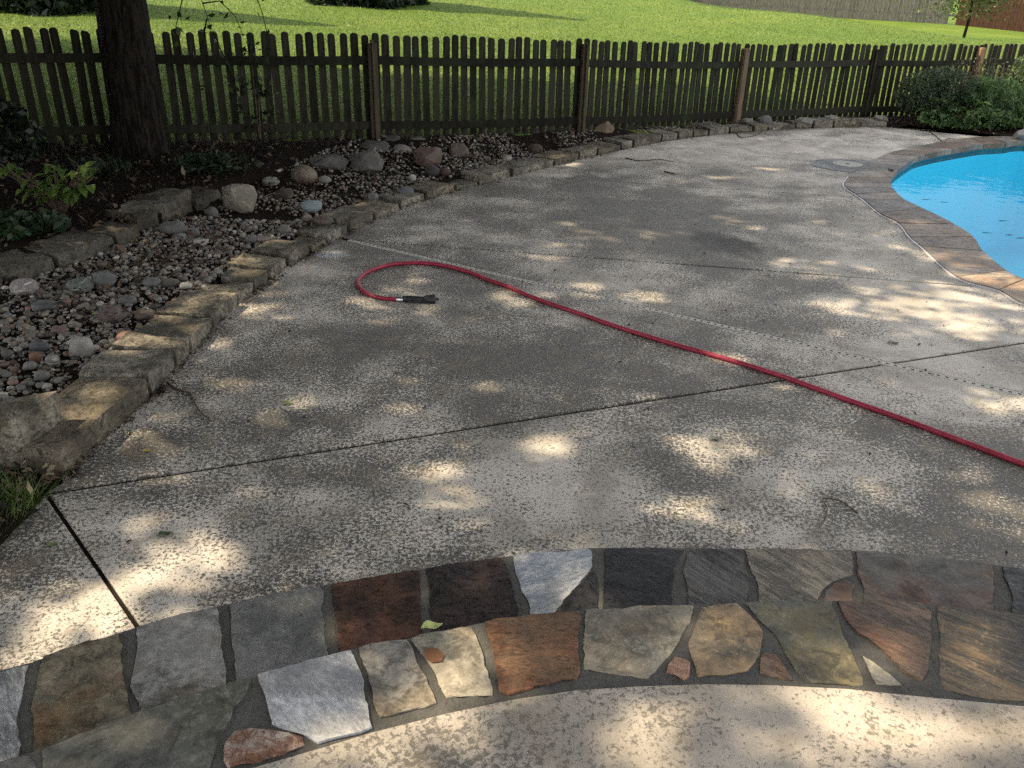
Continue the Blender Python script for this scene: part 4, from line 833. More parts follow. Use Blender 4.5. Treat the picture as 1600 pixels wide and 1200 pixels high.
# ----- the shade trees: their crowns let the sun through where the photograph shows light on the ground
FL = to_sun/to_sun.z                                   # shift towards the sun per metre of height
LIT = [(-1.07,2.23,0.16,0.11),(-1.30,1.94,0.17,0.13),(-1.33,1.83,0.11,0.07),(-1.24,2.07,0.10,0.07),(-0.77,4.47,0.24,0.17),(-0.63,5.13,0.08,0.08),(-0.70,4.90,0.10,0.08),(-0.03,4.78,0.10,0.11),(0.20,5.52,0.08,0.14),(0.40,4.99,0.07,0.10),(0.76,4.81,0.09,0.14),(0.72,6.22,0.47,0.21),(0.62,6.56,0.12,0.17),(1.56,6.69,0.16,0.10),(1.91,5.60,0.20,0.11),(1.80,6.61,0.10,0.12),(2.39,4.80,0.48,0.29),(3.05,5.32,0.29,0.21),(2.58,5.01,0.25,0.18),(2.45,4.38,0.22,0.08),(1.96,4.70,0.11,0.09),(1.12,3.98,0.04,0.04),(1.72,4.33,0.06,0.06),(1.85,2.62,0.10,0.17),(0.70,2.59,0.08,0.06),(0.84,3.11,0.16,0.07),(2.31,3.52,0.14,0.14),(-1.04,3.18,0.06,0.04),(-1.52,2.97,0.07,0.06),(-1.30,3.52,0.06,0.04),(-1.39,4.42,0.08,0.08),(-0.24,2.81,0.08,0.04),(0.14,3.01,0.06,0.04),(-1.81,3.18,0.09,0.10),(-1.83,3.05,0.06,0.05),(-1.89,3.81,0.11,0.08),(-1.76,4.16,0.08,0.06),(-1.86,4.68,0.11,0.06),(-1.71,5.19,0.08,0.09),(-1.58,5.51,0.08,0.09),(-1.60,4.98,0.08,0.05),(-1.21,5.58,0.08,0.07),(0.60,8.82,0.27,0.10),(1.62,8.05,0.15,0.08),(1.95,8.31,0.10,0.06),(2.63,8.79,0.11,0.07),(1.96,5.34,0.06,0.06),(3.27,6.86,0.14,0.11),(2.84,6.49,0.07,0.08),(2.99,5.95,0.19,0.11),(3.23,5.46,0.18,0.16),(3.20,5.81,0.19,0.14),(2.86,6.10,0.06,0.07),(-0.12,3.59,0.04,0.03),(-0.92,3.96,0.05,0.03),(-0.51,3.31,0.04,0.02),(0.62,3.50,0.05,0.03)]
LIT2 = [(-0.93,1.31,0.08,0.04),(-0.74,1.43,0.05,0.02),(-0.12,1.33,0.11,0.05),(0.83,1.39,0.22,0.09),(0.36,1.29,0.17,0.03),(-0.32,1.26,0.04,0.02),(-0.08,1.48,0.04,0.02),(-0.02,1.52,0.02,0.02),(0.14,1.90,0.06,0.05),(0.86,1.94,0.07,0.05),(1.19,1.60,0.05,0.04),(0.96,1.59,0.03,0.05),(0.33,1.59,0.05,0.03),(0.53,1.64,0.03,0.03),(-0.32,1.70,0.02,0.02),(0.81,1.55,0.03,0.02),(1.12,1.36,0.07,0.04)]
LIT3 = [(-2.99,5.65,0.19,0.41),(-3.38,5.95,0.06,0.14),(-2.98,5.85,0.08,0.17)]
def scatter_gaps(E, k_, bright=0.045):
    # every patch of light gets ragged smaller ones around it, as gaps between sprays of leaves do
    out = []
    for x, y, a, b in E:
        kp = .03 if a*b > bright and not (y < 4.0 and -0.75 < x < 1.6 and bright > .01) else rnd.uniform(.12, .26)
        out.append((x, y, a*.80, b*.80, kp))
        for _ in range(k_):
            q = rnd.uniform(0, 6.28); m = rnd.uniform(.8, 1.7); out.append((x+math.cos(q)*a*m, y+math.sin(q)*b*m, a*rnd.uniform(.12, .38), b*rnd.uniform(.12, .38), kp+rnd.uniform(0, .12)))
    return out
LIT = scatter_gaps(LIT, 5)+[(rnd.uniform(-1.5, 3.5), rnd.uniform(2.3, 9), rnd.uniform(.0, .05), rnd.uniform(.0, .04), rnd.uniform(.05, .3)) for _ in range(150)]
LIT2 = scatter_gaps(LIT2, 4, 0.004)
LIT4 = scatter_gaps([(-1.75,3.09,0.08,0.07),(-1.75,2.94,0.06,0.05),(-1.82,3.67,0.09,0.06),(-1.78,3.80,0.08,0.06),(-1.68,3.97,0.08,0.05),(-1.76,4.44,0.10,0.06),(-1.69,4.55,0.07,0.06),(-1.63,4.98,0.08,0.08),(-1.51,5.28,0.07,0.08),(-1.53,4.78,0.07,0.05)], 3, 0.0)
LITS = np.array(LIT); LITS2 = np.array(LIT2); LITS3 = np.array([(*e, .05) for e in LIT3])
def lit_mask(C):
    out = np.zeros(len(C), bool)
    for z0, E in ((0.0, LITS), (0.25, LITS2), (0.42, LITS3), (0.09, np.array(LIT4))):
        f = C[:, :2]-(C[:, 2:3]-z0)*np.array([[FL.x, FL.y]])
        wob = 0.55*np.sin(f[:, 0]*13+2*np.sin(f[:, 1]*9))*np.sin(f[:, 1]*15+1.5*np.sin(f[:, 0]*11))+0.6*np.sin(f[:, 0]*31+f[:, 1]*17)*np.sin(f[:, 1]*37-f[:, 0]*12)
        for x, y, a, b, kp in E:
            r2 = ((f[:, 0]-x)/(a+.045))**2+((f[:, 1]-y)/(b+.045))**2+wob
            out |= rng.random(len(C)) > (kp+(1-kp)*sstep(0.55, 1.4, r2))
    return out
CANP = [(0.022, 0.042, 0.010), (0.032, 0.056, 0.013), (0.042, 0.068, 0.016), (0.02, 0.038, 0.011)]
def canopy(name, parent, n, ctr, rad, Lr=(.12, .2), holes=True, lumps=0.0):
    d = rng.normal(size=(n, 3)); d /= np.linalg.norm(d, axis=1, keepdims=True); r = rng.random(n)**(1/2.4)
    C = np.array(ctr)+d*r[:, None]*np.array(rad)
    nz = np.array([noise.noise(Vector(c)*0.55) for c in C]); C = C[(nz > -0.42) & (C[:, 2] > 2.9)]
    if holes: C = C[~lit_mask(C)]
    # leave the open lawn beyond the fence in the sun
    f = C[:, :2]-C[:, 2:3]*np.array([[FL.x, FL.y]])
    far = f[:, 1]-fence_y(np.clip(f[:, 0], -8.4, 10.6))
    lim = np.interp(f[:, 0], [-9, -6.5, -4, -1.5, 0, 3, 4.5, 6], [6.6, 6.4, 5.2, 3.2, 2.8, 2.3, .8, -.4]); C = C[far < lim+rng.normal(0, .2, len(C))]
    L = rng.uniform(*Lr, len(C))
    return foliage(name, C, L, 0.62, CANP, M_canopy, parent)
def trunk_mesh(h, r0, r1, seed, flare=0.35):
    bm = bmesh.new(); nr = 36; sides = 36; rings = []
    for i in range(nr+1):
        z = -0.12+(h+0.12)*i/nr; f = math.exp(-max(z, 0)*5.0); r = r0+(r1-r0)*max(z, 0)/h
        ring = []
        for k_ in range(sides):
            q = 2*math.pi*k_/sides; lob = 1+flare*f*(0.6+0.5*math.sin(3*q+seed)+0.25*math.sin(5*q+1))
            w = 1+0.05*noise.noise(Vector((math.cos(q)*1.4, math.sin(q)*1.4, z*0.8+seed)))+0.035*noise.noise(Vector((math.cos(q)*7, math.sin(q)*7, z*2.5+seed)))
            ring.append(bm.verts.new((r*lob*w*math.cos(q)+0.05*math.sin(z*0.7), r*lob*w*math.sin(q), z)))
        rings.append(ring)
    for A, B in zip(rings, rings[1:]):
        for k_ in range(sides): bm.faces.new((A[k_], A[(k_+1) % sides], B[(k_+1) % sides], B[k_]))
    return bm
def limb(parent, base, tip, r0, bend):
    P = [Vector(base).lerp(Vector(tip), t)+Vector((0, 0, bend*math.sin(t*math.pi)))+Vector((noise.noise(Vector((t*3, base[2], tip[0])))*.3, noise.noise(Vector((t*3, tip[1], 3)))*.3, 0))*t for t in (0, .2, .4, .6, .8, 1)]
    return from_bm('limb', tube_mesh(P, [r0*(1-.85*t) for t in (0, .2, .4, .6, .8, 1)], 8), M_bark, parent, True)
TX, TY = -3.42, 7.78
tree = empty('shade_tree', (TX, TY, 0.15)); tag(tree, 'thick dark barked shade tree standing in front of the picket fence', 'tree')
from_bm('trunk', trunk_mesh(4.2, 0.215, 0.185, 3), M_bark, tree, True)
for tip, r0 in (((-3.2, 1.2, 8), .13), ((2.0, 2.4, 8.2), .13), ((2.2, -3.6, 7.2), .12), ((-1.2, -4.2, 7.6), .12), ((-5.0, -1.5, 7.0), .12), ((0.3, 3.8, 8.5), .11), ((-1, .5, 10), .14)):
    limb(tree, (0, 0, 3.7+rnd.random()*.4), tip, r0, .5)
def canopy_local(name, parent, n, ctr, rad, **kw):
    o = canopy(name, None, n, ctr, rad, **kw)
    o.parent = parent; o.matrix_parent_inverse = Matrix.Translation(-parent.location); return o
canopy_local('crown', tree, 150000, (-3.9, 8.0, 5.9), (7.6, 8.0, 3.0))
# hanging twigs with leaves that droop into view right of the trunk
def twig_leaves(name, parent, paths, nleaf, L, pal, r=0.006):
    bm = bmesh.new()
    for P in paths:
        b2 = tube_mesh(P, [r*(1-.7*i/(len(P)-1)) for i in range(len(P))], 5); me = bpy.data.meshes.new('t'); b2.to_mesh(me); b2.free(); bm.from_mesh(me); bpy.data.meshes.remove(me)
    st = from_bm(name, bm, M_bark, parent)
    C = []
    for P in paths:
        for _ in range(nleaf):
            t = rnd.random()**.7*(len(P)-1); i = min(int(t), len(P)-2); C.append(Vector(P[i]).lerp(Vector(P[i+1]), t-i)+Vector((rnd.gauss(0, .03), rnd.gauss(0, .03), rnd.gauss(-.01, .03))))
    C = np.array([c[:] for c in C]); lv = foliage('leaves', C, rng.uniform(*L, len(C)), .55, pal, M_leaf, st); return st
tb = Vector((-2.35, 6.7, 0))-Vector((TX, TY, 0.15))
paths = [[tb+Vector(p) for p in pp] for pp in (
 [(-.3, .2, 3.9), (-.06, .05, 2.6), (0, 0, 1.9), (.01, 0, 1.6), (.07, 0, 1.35), (.13, 0, 1.2)], [(0, 0, 1.75), (-.1, 0, 1.55), (-.2, .05, 1.35), (-.24, .05, 1.2)],
 [(-.04, 0, 2.0), (-.12, 0, 1.78), (-.2, 0, 1.6)], [(.03, 0, 1.5), (.16, 0, 1.52), (.26, 0, 1.42), (.3, 0, 1.3)], [(.08, 0, 1.3), (.16, 0, 1.1), (.2, 0, .9), (.26, 0, .72)],
 [(-.3, .2, 3.9), (.2, 0, 2.4), (.36, 0, 1.8), (.46, 0, 1.45), (.5, 0, 1.2), (.52, 0, .95)], [(.05, 0, 1.4), (-.03, 0, 1.15), (-.04, 0, .9)])]
twig_leaves('hanging_branch', tree, paths, 10, (.04, .075), [(0.02, 0.03, 0.012), (0.03, 0.045, 0.015), (0.05, 0.075, 0.02)])

tree2 = empty('shade_tree', (-9.6, 9.6, 0.3)); tag(tree2, 'broad shade tree on the lawn past the left frame edge', 'tree')
from_bm('trunk', trunk_mesh(4.5, 0.26, 0.2, 9), M_bark, tree2, True)
for tip, r0 in (((-3, 1, 8), .13), ((2.5, 2, 8), .13), ((2.5, -3, 7.4), .12), ((-2, -3.5, 7.6), .12)): limb(tree2, (0, 0, 4.0), tip, r0, .5)
canopy_local('crown', tree2, 140000, (-11.0, 10.0, 6.4), (5.6, 7.0, 5.2))
sky_block_tree = empty('shade_tree', (-4.5, -4.5, 0)); tag(sky_block_tree, 'unseen leafy tree added behind the viewer to block skylight', 'tree')  # out of view; added to cut the skylight from behind the camera
from_bm('trunk', trunk_mesh(4.0, 0.22, 0.18, 5), M_bark, sky_block_tree, True)
for tip, r0 in (((-3, 1, 7), .12), ((3, 1.5, 7), .12), ((0.5, -3, 7.4), .12)): limb(sky_block_tree, (0, 0, 3.6), tip, r0, .5)
canopy_local('crown', sky_block_tree, 70000, (-3.6, -3.6, 6.0), (7.0, 5.2, 3.6))

# ----- evergreens and young tree on the lawn
def evergreen(name, label, x, y, h, rad, n, zlow=0.25):
    z0 = float(lawn_z(x, y)); t = empty(name, (x, y, z0)); tag(t, label, 'tree', 'trees standing on the lawn')
    from_bm('trunk', tube_mesh([(0, 0, -.1), (0, 0, h*.5), (0, 0, h*.95)], [rad*.09, rad*.06, .02], 8), M_bark, t)
    u = rng.random(n); zz = zlow+(h-zlow)*u**1.35; rr_ = rad*(1-(zz-zlow)/(h-zlow))**.8*(0.55+.45*rng.random(n)**.5); a = rng.uniform(0, 6.28, n)
    rr_ = rr_*(1+.15*np.sin(a*5+zz*4)); C = np.stack([rr_*np.cos(a), rr_*np.sin(a), zz-rr_*.12], 1)
    foliage('crown', C, rng.uniform(.16, .34, n), .4, [(0.018, 0.032, 0.012), (0.03, 0.05, 0.018), (0.012, 0.022, 0.009)], M_leaf, t); return t
evergreen('evergreen_tree', 'dark evergreen sweeping the lawn at the top left corner of the view', -9.2, 18.0, 6.2, 1.5, 16000, 0.05)
evergreen('evergreen_tree', 'dark low evergreen on the lawn at the top, left of centre', -3.65, 21.6, 5.4, 1.3, 14000, 0.02)
evergreen('evergreen_tree', 'tall dark evergreen beyond the crest beside the grey board fence', 2.6, 47.8, 10.0, 2.7, 9000, 0.3)
yx, yy = 14.05, 29.1
yz = float(lawn_z(yx, yy)); yt = empty('young_tree', (yx, yy, yz)); tag(yt, 'small thin young tree on the far lawn before the board fences', 'tree', 'trees standing on the lawn')
from_bm('trunk', tube_mesh([(0, 0, -.05), (.03, 0, .6), (0, 0, 1.4), (.05, 0, 2.4)], [.05, .045, .035, .012], 7), M_bark, yt)
C = rng.normal(size=(4200, 3))*np.array([.62, .5, .5])+np.array([0, 0, 1.7]); C = C[(C[:, 2] > .62)]
foliage('crown', C, rng.uniform(.07, .13, len(C)), .55, [(0.035, 0.065, 0.014), (0.06, 0.09, 0.022), (0.10, 0.13, 0.04)], M_leaf, yt)

# ----- far board fences
def board_fence(name, label, a, b, h, pitch, wd, mat, dark_from=None):
    t = empty(name, (0, 0, 0)); tag(t, label, 'fence'); a = Vector((*a, 0)); b = Vector((*b, 0)); d = b-a; L = d.length; n = int(L/pitch); ang = math.atan2(d.y, d.x)
    bm = bmesh.new()
    for i in range(n):
        p = a+d*((i+.5)/n); z = float(ground_z(p.x, p.y)); hh = h+rnd.uniform(-.03, .03)
        vs = box(bm, (p.x, p.y, z+hh/2-.02), (wd, .02, hh), ang+rnd.gauss(0, .05))
    s = from_bm('boards', bm, mat, t); tag(s, kind='stuff')
    bm = bmesh.new()
    for zz in (.35, h-.35):
        for i in range(int(L/2.4)+1):
            p = a+d*min(1, (i+.5)*2.4/L); q = p.copy(); z = float(ground_z(p.x, p.y)); box(bm, (p.x, p.y+.035, z+zz), (2.4, .04, .09), ang)
    from_bm('rails', bm, mat, t); tag(t.children[-1], kind='stuff'); return t
board_fence('stockade_fence', 'long silvery grey stockade board fence at the far edge of the lawn', (6.5, 46.5), (18.75, 40.6), 1.85, .15, .143, M_greyfence)
board_fence('board_fence', 'reddish brown wooden board fence at the top right corner', (18.95, 40.3), (22.5, 33.0), 1.85, .15, .135, M_redfence)

# ----- garden plants
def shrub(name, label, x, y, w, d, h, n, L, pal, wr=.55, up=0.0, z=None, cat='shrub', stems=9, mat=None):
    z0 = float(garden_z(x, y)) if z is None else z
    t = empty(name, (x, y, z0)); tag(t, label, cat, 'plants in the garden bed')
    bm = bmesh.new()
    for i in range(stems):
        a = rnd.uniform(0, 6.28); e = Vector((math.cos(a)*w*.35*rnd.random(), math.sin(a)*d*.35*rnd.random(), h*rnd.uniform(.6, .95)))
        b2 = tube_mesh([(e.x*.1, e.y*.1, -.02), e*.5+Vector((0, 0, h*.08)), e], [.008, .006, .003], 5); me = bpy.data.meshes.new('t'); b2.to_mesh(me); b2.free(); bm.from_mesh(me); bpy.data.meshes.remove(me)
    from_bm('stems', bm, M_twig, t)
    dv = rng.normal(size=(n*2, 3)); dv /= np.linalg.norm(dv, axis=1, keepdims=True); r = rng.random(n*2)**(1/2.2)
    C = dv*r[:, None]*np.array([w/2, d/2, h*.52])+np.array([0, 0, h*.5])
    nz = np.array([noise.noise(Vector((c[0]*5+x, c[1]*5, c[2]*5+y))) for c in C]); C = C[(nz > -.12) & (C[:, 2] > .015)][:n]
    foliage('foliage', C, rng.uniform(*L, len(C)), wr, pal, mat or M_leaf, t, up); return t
DKG = [(0.03, 0.058, 0.024), (0.05, 0.085, 0.034), (0.075, 0.11, 0.045), (0.05, 0.042, 0.032)]
MDG = [(0.05, 0.10, 0.03), (0.07, 0.13, 0.038), (0.10, 0.165, 0.045), (0.035, 0.07, 0.026)]
BRG = [(0.085, 0.145, 0.026), (0.12, 0.18, 0.034), (0.06, 0.11, 0.02)]
shrub('dark_shrub', 'dark small leaved rounded shrub right of the last clear fence post', 5.68, 12.1, 1.15, .85, .72, 9000, (.025, .05), DKG)
shrub('airy_shrub', 'wispy twiggy shrub of dull tiny leaves rising behind the dark shrub', 6.5, 12.75, 1.4, .6, .85, 3000, (.02, .045), [(0.04, 0.05, 0.03), (0.05, 0.04, 0.03), (0.06, 0.075, 0.04)])
shrub('blue_green_perennial', 'upright blue green feathery perennial in front of the picket fence', 6.35, 12.05, 1.1, .7, .62, 5200, (.06, .12), [(0.055, 0.11, 0.042), (0.085, 0.15, 0.055), (0.10, 0.16, 0.05)], .2, 1.6)
shrub('round_shrub', 'larger rounded green shrub at the right frame edge by fence', 7.45, 12.65, 1.3, 1.0, 1.0, 9500, (.025, .055), [(0.04, 0.07, 0.026), (0.06, 0.09, 0.032), (0.09, 0.13, 0.042)])
shrub('yellow_green_shrub', 'yellow green shrub cut off by the right edge of the view', 8.05, 12.45, .9, .8, .95, 3200, (.04, .08), [(0.10, 0.13, 0.03), (0.13, 0.16, 0.035), (0.06, 0.09, 0.025)])
shrub('ground_cover', 'low mixed green ground cover under the large leaved plant', 6.0, 11.62, 1.5, .5, .26, 2600, (.04, .09), MDG, cat='plant')
shrub('ground_cover', 'low dark green ground cover by the boulder at pool end', 7.15, 11.72, 1.5, .6, .34, 3000, (.04, .09), MDG, cat='plant')
def big_leaf(name, label, x, y, spec, pal, cat='plant', zb=None, group='plants in the garden bed'):
    """plant of single large leaves: spec rows (dx, dy, dz, length, width, yaw, pitch)"""
    z0 = float(garden_z(x, y)) if zb is None else zb; t = empty(name, (x, y, z0)); tag(t, label, cat, group)
    for dx, dy, dz, L, wd, yaw, pt_ in spec:
        bm = bmesh.new(); n = 7; rows = []
        for i in range(n+1):
            u = i/n; wv = wd/2*math.sin(math.pi*min(1, u**.75))**.8 if 0 < u < 1 else 0.002
            zc = L*.14*math.sin(u*math.pi)-L*.1*u*u
            rows.append([bm.verts.new((u*L, s*wv, zc+(abs(s)*wv*.35))) for s in (-1, -.5, 0, .5, 1)])
        for A, B in zip(rows, rows[1:]):
            for k_ in range(4): bm.faces.new((A[k_], A[k_+1], B[k_+1], B[k_]))
        M = Matrix.Rotation(yaw, 4, 'Z') @ Matrix.Rotation(-pt_, 4, 'Y'); bmesh.ops.transform(bm, matrix=M, verts=bm.verts)
        me = bpy.data.meshes.new('leaf'); bm.to_mesh(me); bm.free(); me.polygons.foreach_set('use_smooth', [True]*len(me.polygons))
        col = rnd.choice(pal); a = me.color_attributes.new('col', 'FLOAT_COLOR', 'CORNER'); jit = rnd.uniform(.8, 1.2)
        a.data.foreach_set('color', [q for _ in me.loops for q in (col[0]*jit, col[1]*jit, col[2]*jit, 1)])
        o = link('leaf', me, M_leaf, t); o.location = (dx, dy, dz)
    bm = bmesh.new()
    for dx, dy, dz, *_ in spec:
        b2 = tube_mesh([(0, 0, -.02), (dx*.5, dy*.5, dz*.6), (dx, dy, dz)], [.006, .004, .003], 5); me = bpy.data.meshes.new('t'); b2.to_mesh(me); b2.free(); bm.from_mesh(me); bpy.data.meshes.remove(me)
    from_bm('stems', bm, M_twig, t); return t
lp = (5.772,11.617)
big_leaf('large_leaf_plant', 'plant with a few big bright green leaves at the deck edge', lp[0], lp[1]+.22, [(rnd.uniform(-.32, .3), rnd.uniform(-.1, .15), rnd.uniform(.10, .30), rnd.uniform(.16, .24), rnd.uniform(.12, .17), rnd.uniform(-3.1, 0.2), rnd.uniform(-.3, .4)) for _ in range(16)], [(0.09, 0.17, 0.04), (0.12, 0.20, 0.05), (0.06, 0.12, 0.03)])
# grassy clump
gp = (6.417,11.665)
def grass_clump(name, label, x, y, n, h, spread, pal, z=None):
    z0 = float(garden_z(x, y)) if z is None else z; t = empty(name, (x, y, z0)); tag(t, label, 'grass clump', 'plants in the garden bed'); V = []; Fq = []; cc = []
    for i in range(n):
        a = rnd.uniform(0, 6.28); lean = rnd.uniform(.1, 1)*spread; hh = h*rnd.uniform(.6, 1.1); w = .006; bx, by = rnd.gauss(0, .04), rnd.gauss(0, .04); c = np.array(rnd.choice(pal))*rnd.uniform(.7, 1.3); pr = None
        for s in range(5):
            u = s/4; r_ = lean*u**1.6; zz = hh*(u-.45*u*u*lean/spread); w_ = w*(1-u*.85); p = (bx+math.cos(a)*r_, by+math.sin(a)*r_, zz); q = [(p[0]-math.sin(a)*w_, p[1]+math.cos(a)*w_, zz), (p[0]+math.sin(a)*w_, p[1]-math.cos(a)*w_, zz)]
            V += q
            if s: k_ = len(V); Fq.append((k_-4, k_-3, k_-1, k_-2)); cc.append(c)
    np_mesh('blades', np.array(V), np.array(Fq), M_leaf, t, np.array(cc)); return t
grass_clump('grass_clump', 'arching dark green strap leaved clump right of the big leaves', gp[0], gp[1]+.2, 120, .48, .38, [(0.03, 0.06, 0.025), (0.05, 0.09, 0.035), (0.08, 0.12, 0.05)])
# left: leafy branch plant, dark mass, low weeds
bp = (-3.246,5.916)
spec = []
for stx, sty, stz, n in ((-.28, .05, .34, 12), (.02, .0, .32, 13), (.24, -.05, .34, 15), (.14, -.1, .16, 11), (-.10, -.05, .20, 11)):
    for i in range(n):
        t_ = .3+.7*i/n; spec.append((stx*t_*1.5+rnd.gauss(0, .03), sty*t_+rnd.gauss(0, .04), stz*t_+rnd.gauss(0, .02)+.06, rnd.uniform(.085, .125), rnd.uniform(.055, .072), rnd.uniform(-2.6, -0.4), rnd.uniform(-.5, .1)))
big_leaf('leafy_seedling', 'bright green leafy seedling in the dark bed left of the tree', bp[0], bp[1], spec, BRG, 'plant')
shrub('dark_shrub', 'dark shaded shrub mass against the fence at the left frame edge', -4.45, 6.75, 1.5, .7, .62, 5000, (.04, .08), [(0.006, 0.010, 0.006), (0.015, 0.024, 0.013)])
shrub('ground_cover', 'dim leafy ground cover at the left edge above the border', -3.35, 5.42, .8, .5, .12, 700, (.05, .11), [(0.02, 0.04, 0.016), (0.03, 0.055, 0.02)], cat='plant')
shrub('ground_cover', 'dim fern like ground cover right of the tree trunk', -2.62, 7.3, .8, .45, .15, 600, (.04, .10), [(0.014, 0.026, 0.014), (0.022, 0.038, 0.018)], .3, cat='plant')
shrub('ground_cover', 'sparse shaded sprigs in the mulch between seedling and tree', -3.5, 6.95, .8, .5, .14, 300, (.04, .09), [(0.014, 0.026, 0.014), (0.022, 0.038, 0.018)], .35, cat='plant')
shrub('vine', 'twining vine leaves climbing the fence pickets right of the tree', -2.52, 8.42, .5, .12, .92, 120, (.05, .085), [(0.02, 0.03, 0.014), (0.03, 0.045, 0.018)], cat='vine', stems=2)

shrub('side_shade_shrub', 'tall dark leafy shrub added past the left frame edge to shade the garden', -6.35, 5.9, 4.2, 4.6, 3.3, 16000, (.08, .15), [(0.010, 0.018, 0.009), (0.016, 0.028, 0.012)], stems=14)  # mostly out of view; added to keep side light off the garden
# ----- grass: lawn blades and the tuft at the deck corner
def blades(name, px, py, zf, h, w, pal, mat=None, lean=.5):
    m = len(px); a = rng.uniform(0, 6.28, m); hh = rng.uniform(*h, m); z = zf(px, py)-.005; ww = rng.uniform(*w, m)
    B = np.stack([np.cos(a)*ww, np.sin(a)*ww, 0*a], 1); C = np.stack([px, py, z], 1); l = rng.normal(0, lean, (m, 2))*hh[:, None]
    T = C+np.stack([l[:, 0], l[:, 1], hh], 1); V = np.stack([C-B, C+B, T], 1).reshape(-1, 3)
    cc = np.array(pal)[rng.integers(0, len(pal), m)]*rng.uniform(.7, 1.35, (m, 1)); return np_mesh(name, V, np.arange(3*m).reshape(m, 3), mat or M_leaf, None, cc)
n = 330000; py = 7+ (34-7)*rng.random(n)**1.25; px = rng.uniform(-1, 1, n)*(py*.66+1.0)+py*.02
ok = py > fence_y(np.clip(px, -8.4, 10.6))+.12; px, py = px[ok], py[ok]
nzl = np.sin(px*1.7+np.sin(py*1.1)*2)*np.sin(py*1.3+np.sin(px*.8)*2)
gr = blades('lawn_grass', px, py, lawn_z, (.02, .048), (.004, .009), [(0.075, 0.14, 0.022), (0.10, 0.168, 0.03), (0.12, 0.188, 0.036), (0.15, 0.205, 0.05), (0.065, 0.125, 0.02)], None, .8)
tag(gr, 'mown green grass of the lawn', 'grass', kind='stuff')
tp_ = [(-1.996,2.574),(-1.832,2.660),(-1.721,2.612),(-1.678,2.564),(-1.696,2.286),(-1.720,2.112)]
n = 5200; px = rng.uniform(-2.3, -1.69, n*2); py = rng.uniform(2.0, 2.58, n*2); ok = (px < -1.70)
px, py = px[ok][:n], py[ok][:n]
corner = blades('corner_grass', px, py, lambda x, y: np.full(np.shape(x), -.03), (.06, .14), (.002, .0045), [(0.05, 0.10, 0.02), (0.08, 0.14, 0.03), (0.12, 0.14, 0.045)], None, .6)
tag(corner, 'rough grass at the left corner of the concrete', 'grass', kind='stuff')
flakes('dry_leaf_litter', 170, [(-2.2, 2.42), (-1.70, 2.42), (-1.66, 2.72), (-2.2, 2.85)], (.02, .05), [(0.16, 0.115, 0.065), (0.24, 0.19, 0.12), (0.09, 0.055, 0.03)], M_dry, .02, lambda x, y: np.full(np.shape(x), .0), .5, None, 'dry curled leaves heaped at the deck corner', 'leaf litter')

# ---------------------------------------------------------------- garden hose with nozzle
k = NT('red rubber hose', 0.5, 0.35); k.color(k.mix(k.ramp(k.noise(7, 4, 0.6), .35, .7), (0.22, 0.012, 0.032), (0.31, 0.026, 0.055))); k.color(k.mix(k.ramp(k.noise(28, 4, 0.7), .56, .72, 0, .45), k.b.inputs['Base Color'].links[0].from_socket, (0.16, 0.085, 0.075))); k.bump(k.noise(260, 2), .15, .001); M_hose = k.done()
k = NT('steel', 0.3, 0.5); k.color((0.6, 0.6, 0.6)); k.b.inputs['Metallic'].default_value = 1; M_steel = k.done()
k = NT('black plastic', 0.42, 0.4); k.color(k.mix(k.noise(40, 2), (0.012, 0.012, 0.014), (0.025, 0.025, 0.028))); M_black = k.done()
HR = 0.0125
HP = [(2.378,2.665),(2.244,2.799),(2.080,2.957),(1.941,3.099),(1.735,3.320),(1.544,3.510),(1.343,3.711),(1.168,3.864),(0.986,4.003),(0.778,4.159),(0.557,4.344),(0.441,4.451),(0.345,4.544),(0.213,4.671),(0.082,4.803),(-0.055,4.966),(-0.157,5.055),(-0.264,5.172),(-0.408,5.291),(-0.561,5.360),(-0.697,5.362),(-0.829,5.310),(-0.932,5.170),(-0.969,5.028),(-0.966,4.943),(-0.927,4.829),(-0.853,4.733),(-0.766,4.684),(-0.686,4.674)]
hose = empty('garden_hose', (0, 0, 0)); tag(hose, 'red garden hose with black spray nozzle snaking over the concrete deck', 'hose')
hp3 = [Vector((p.x+.007*noise.noise(Vector((p.x*3, p.y*3, 5))), p.y+.007*noise.noise(Vector((p.x*3, p.y*3, 9))), p.z)) for p in catmull([(x, y, HR-.0005+.002*abs(noise.noise(Vector((x*2, y*2, 0))))) for x, y in HP], 8)]
from_bm('tube', tube_mesh(hp3, HR, 14), M_hose, hose, True)
e = hp3[-1]; dr = (hp3[-1]-hp3[-3]); dr.z = 0; dr.normalize(); sidev = Vector((-dr.y, dr.x, 0))
from_bm('coupling', tube_mesh([e-dr*.004, e+dr*.006, e+dr*.007, e+dr*.022, e+dr*.023, e+dr*.034], [.0145, .0145, .016, .016, .0145, .0145], 12), M_steel, hose, False)
s0 = e+dr*.034+Vector((0, 0, .004))
gripc = [s0, s0+dr*.02, s0+dr*.06, s0+dr*.11, s0+dr*.135]
noz = from_bm('nozzle', tube_mesh(gripc, [.018, .022, .0215, .020, .018], 12), M_black, hose, True)
h0 = s0+dr*.125+Vector((0, 0, .004))
hd = from_bm('spray_head', tube_mesh([h0-sidev*.0, h0+dr*.02, h0+dr*.045+sidev*.006, h0+dr*.06+sidev*.01, h0+dr*.064+sidev*.011], [.021, .026, .029, .029, .024], 12), M_black, noz, False)
from_bm('trigger', tube_mesh([s0+dr*.125-sidev*.014, s0+dr*.09-sidev*.034, s0+dr*.055-sidev*.036, s0+dr*.025-sidev*.028], [.006, .006, .005, .004], 8), M_black, noz, True)
from_bm('dial', tube_mesh([h0+dr*.064+sidev*.011, h0+dr*.085+sidev*.015], [.009, .008], 10), M_black, noz, False)
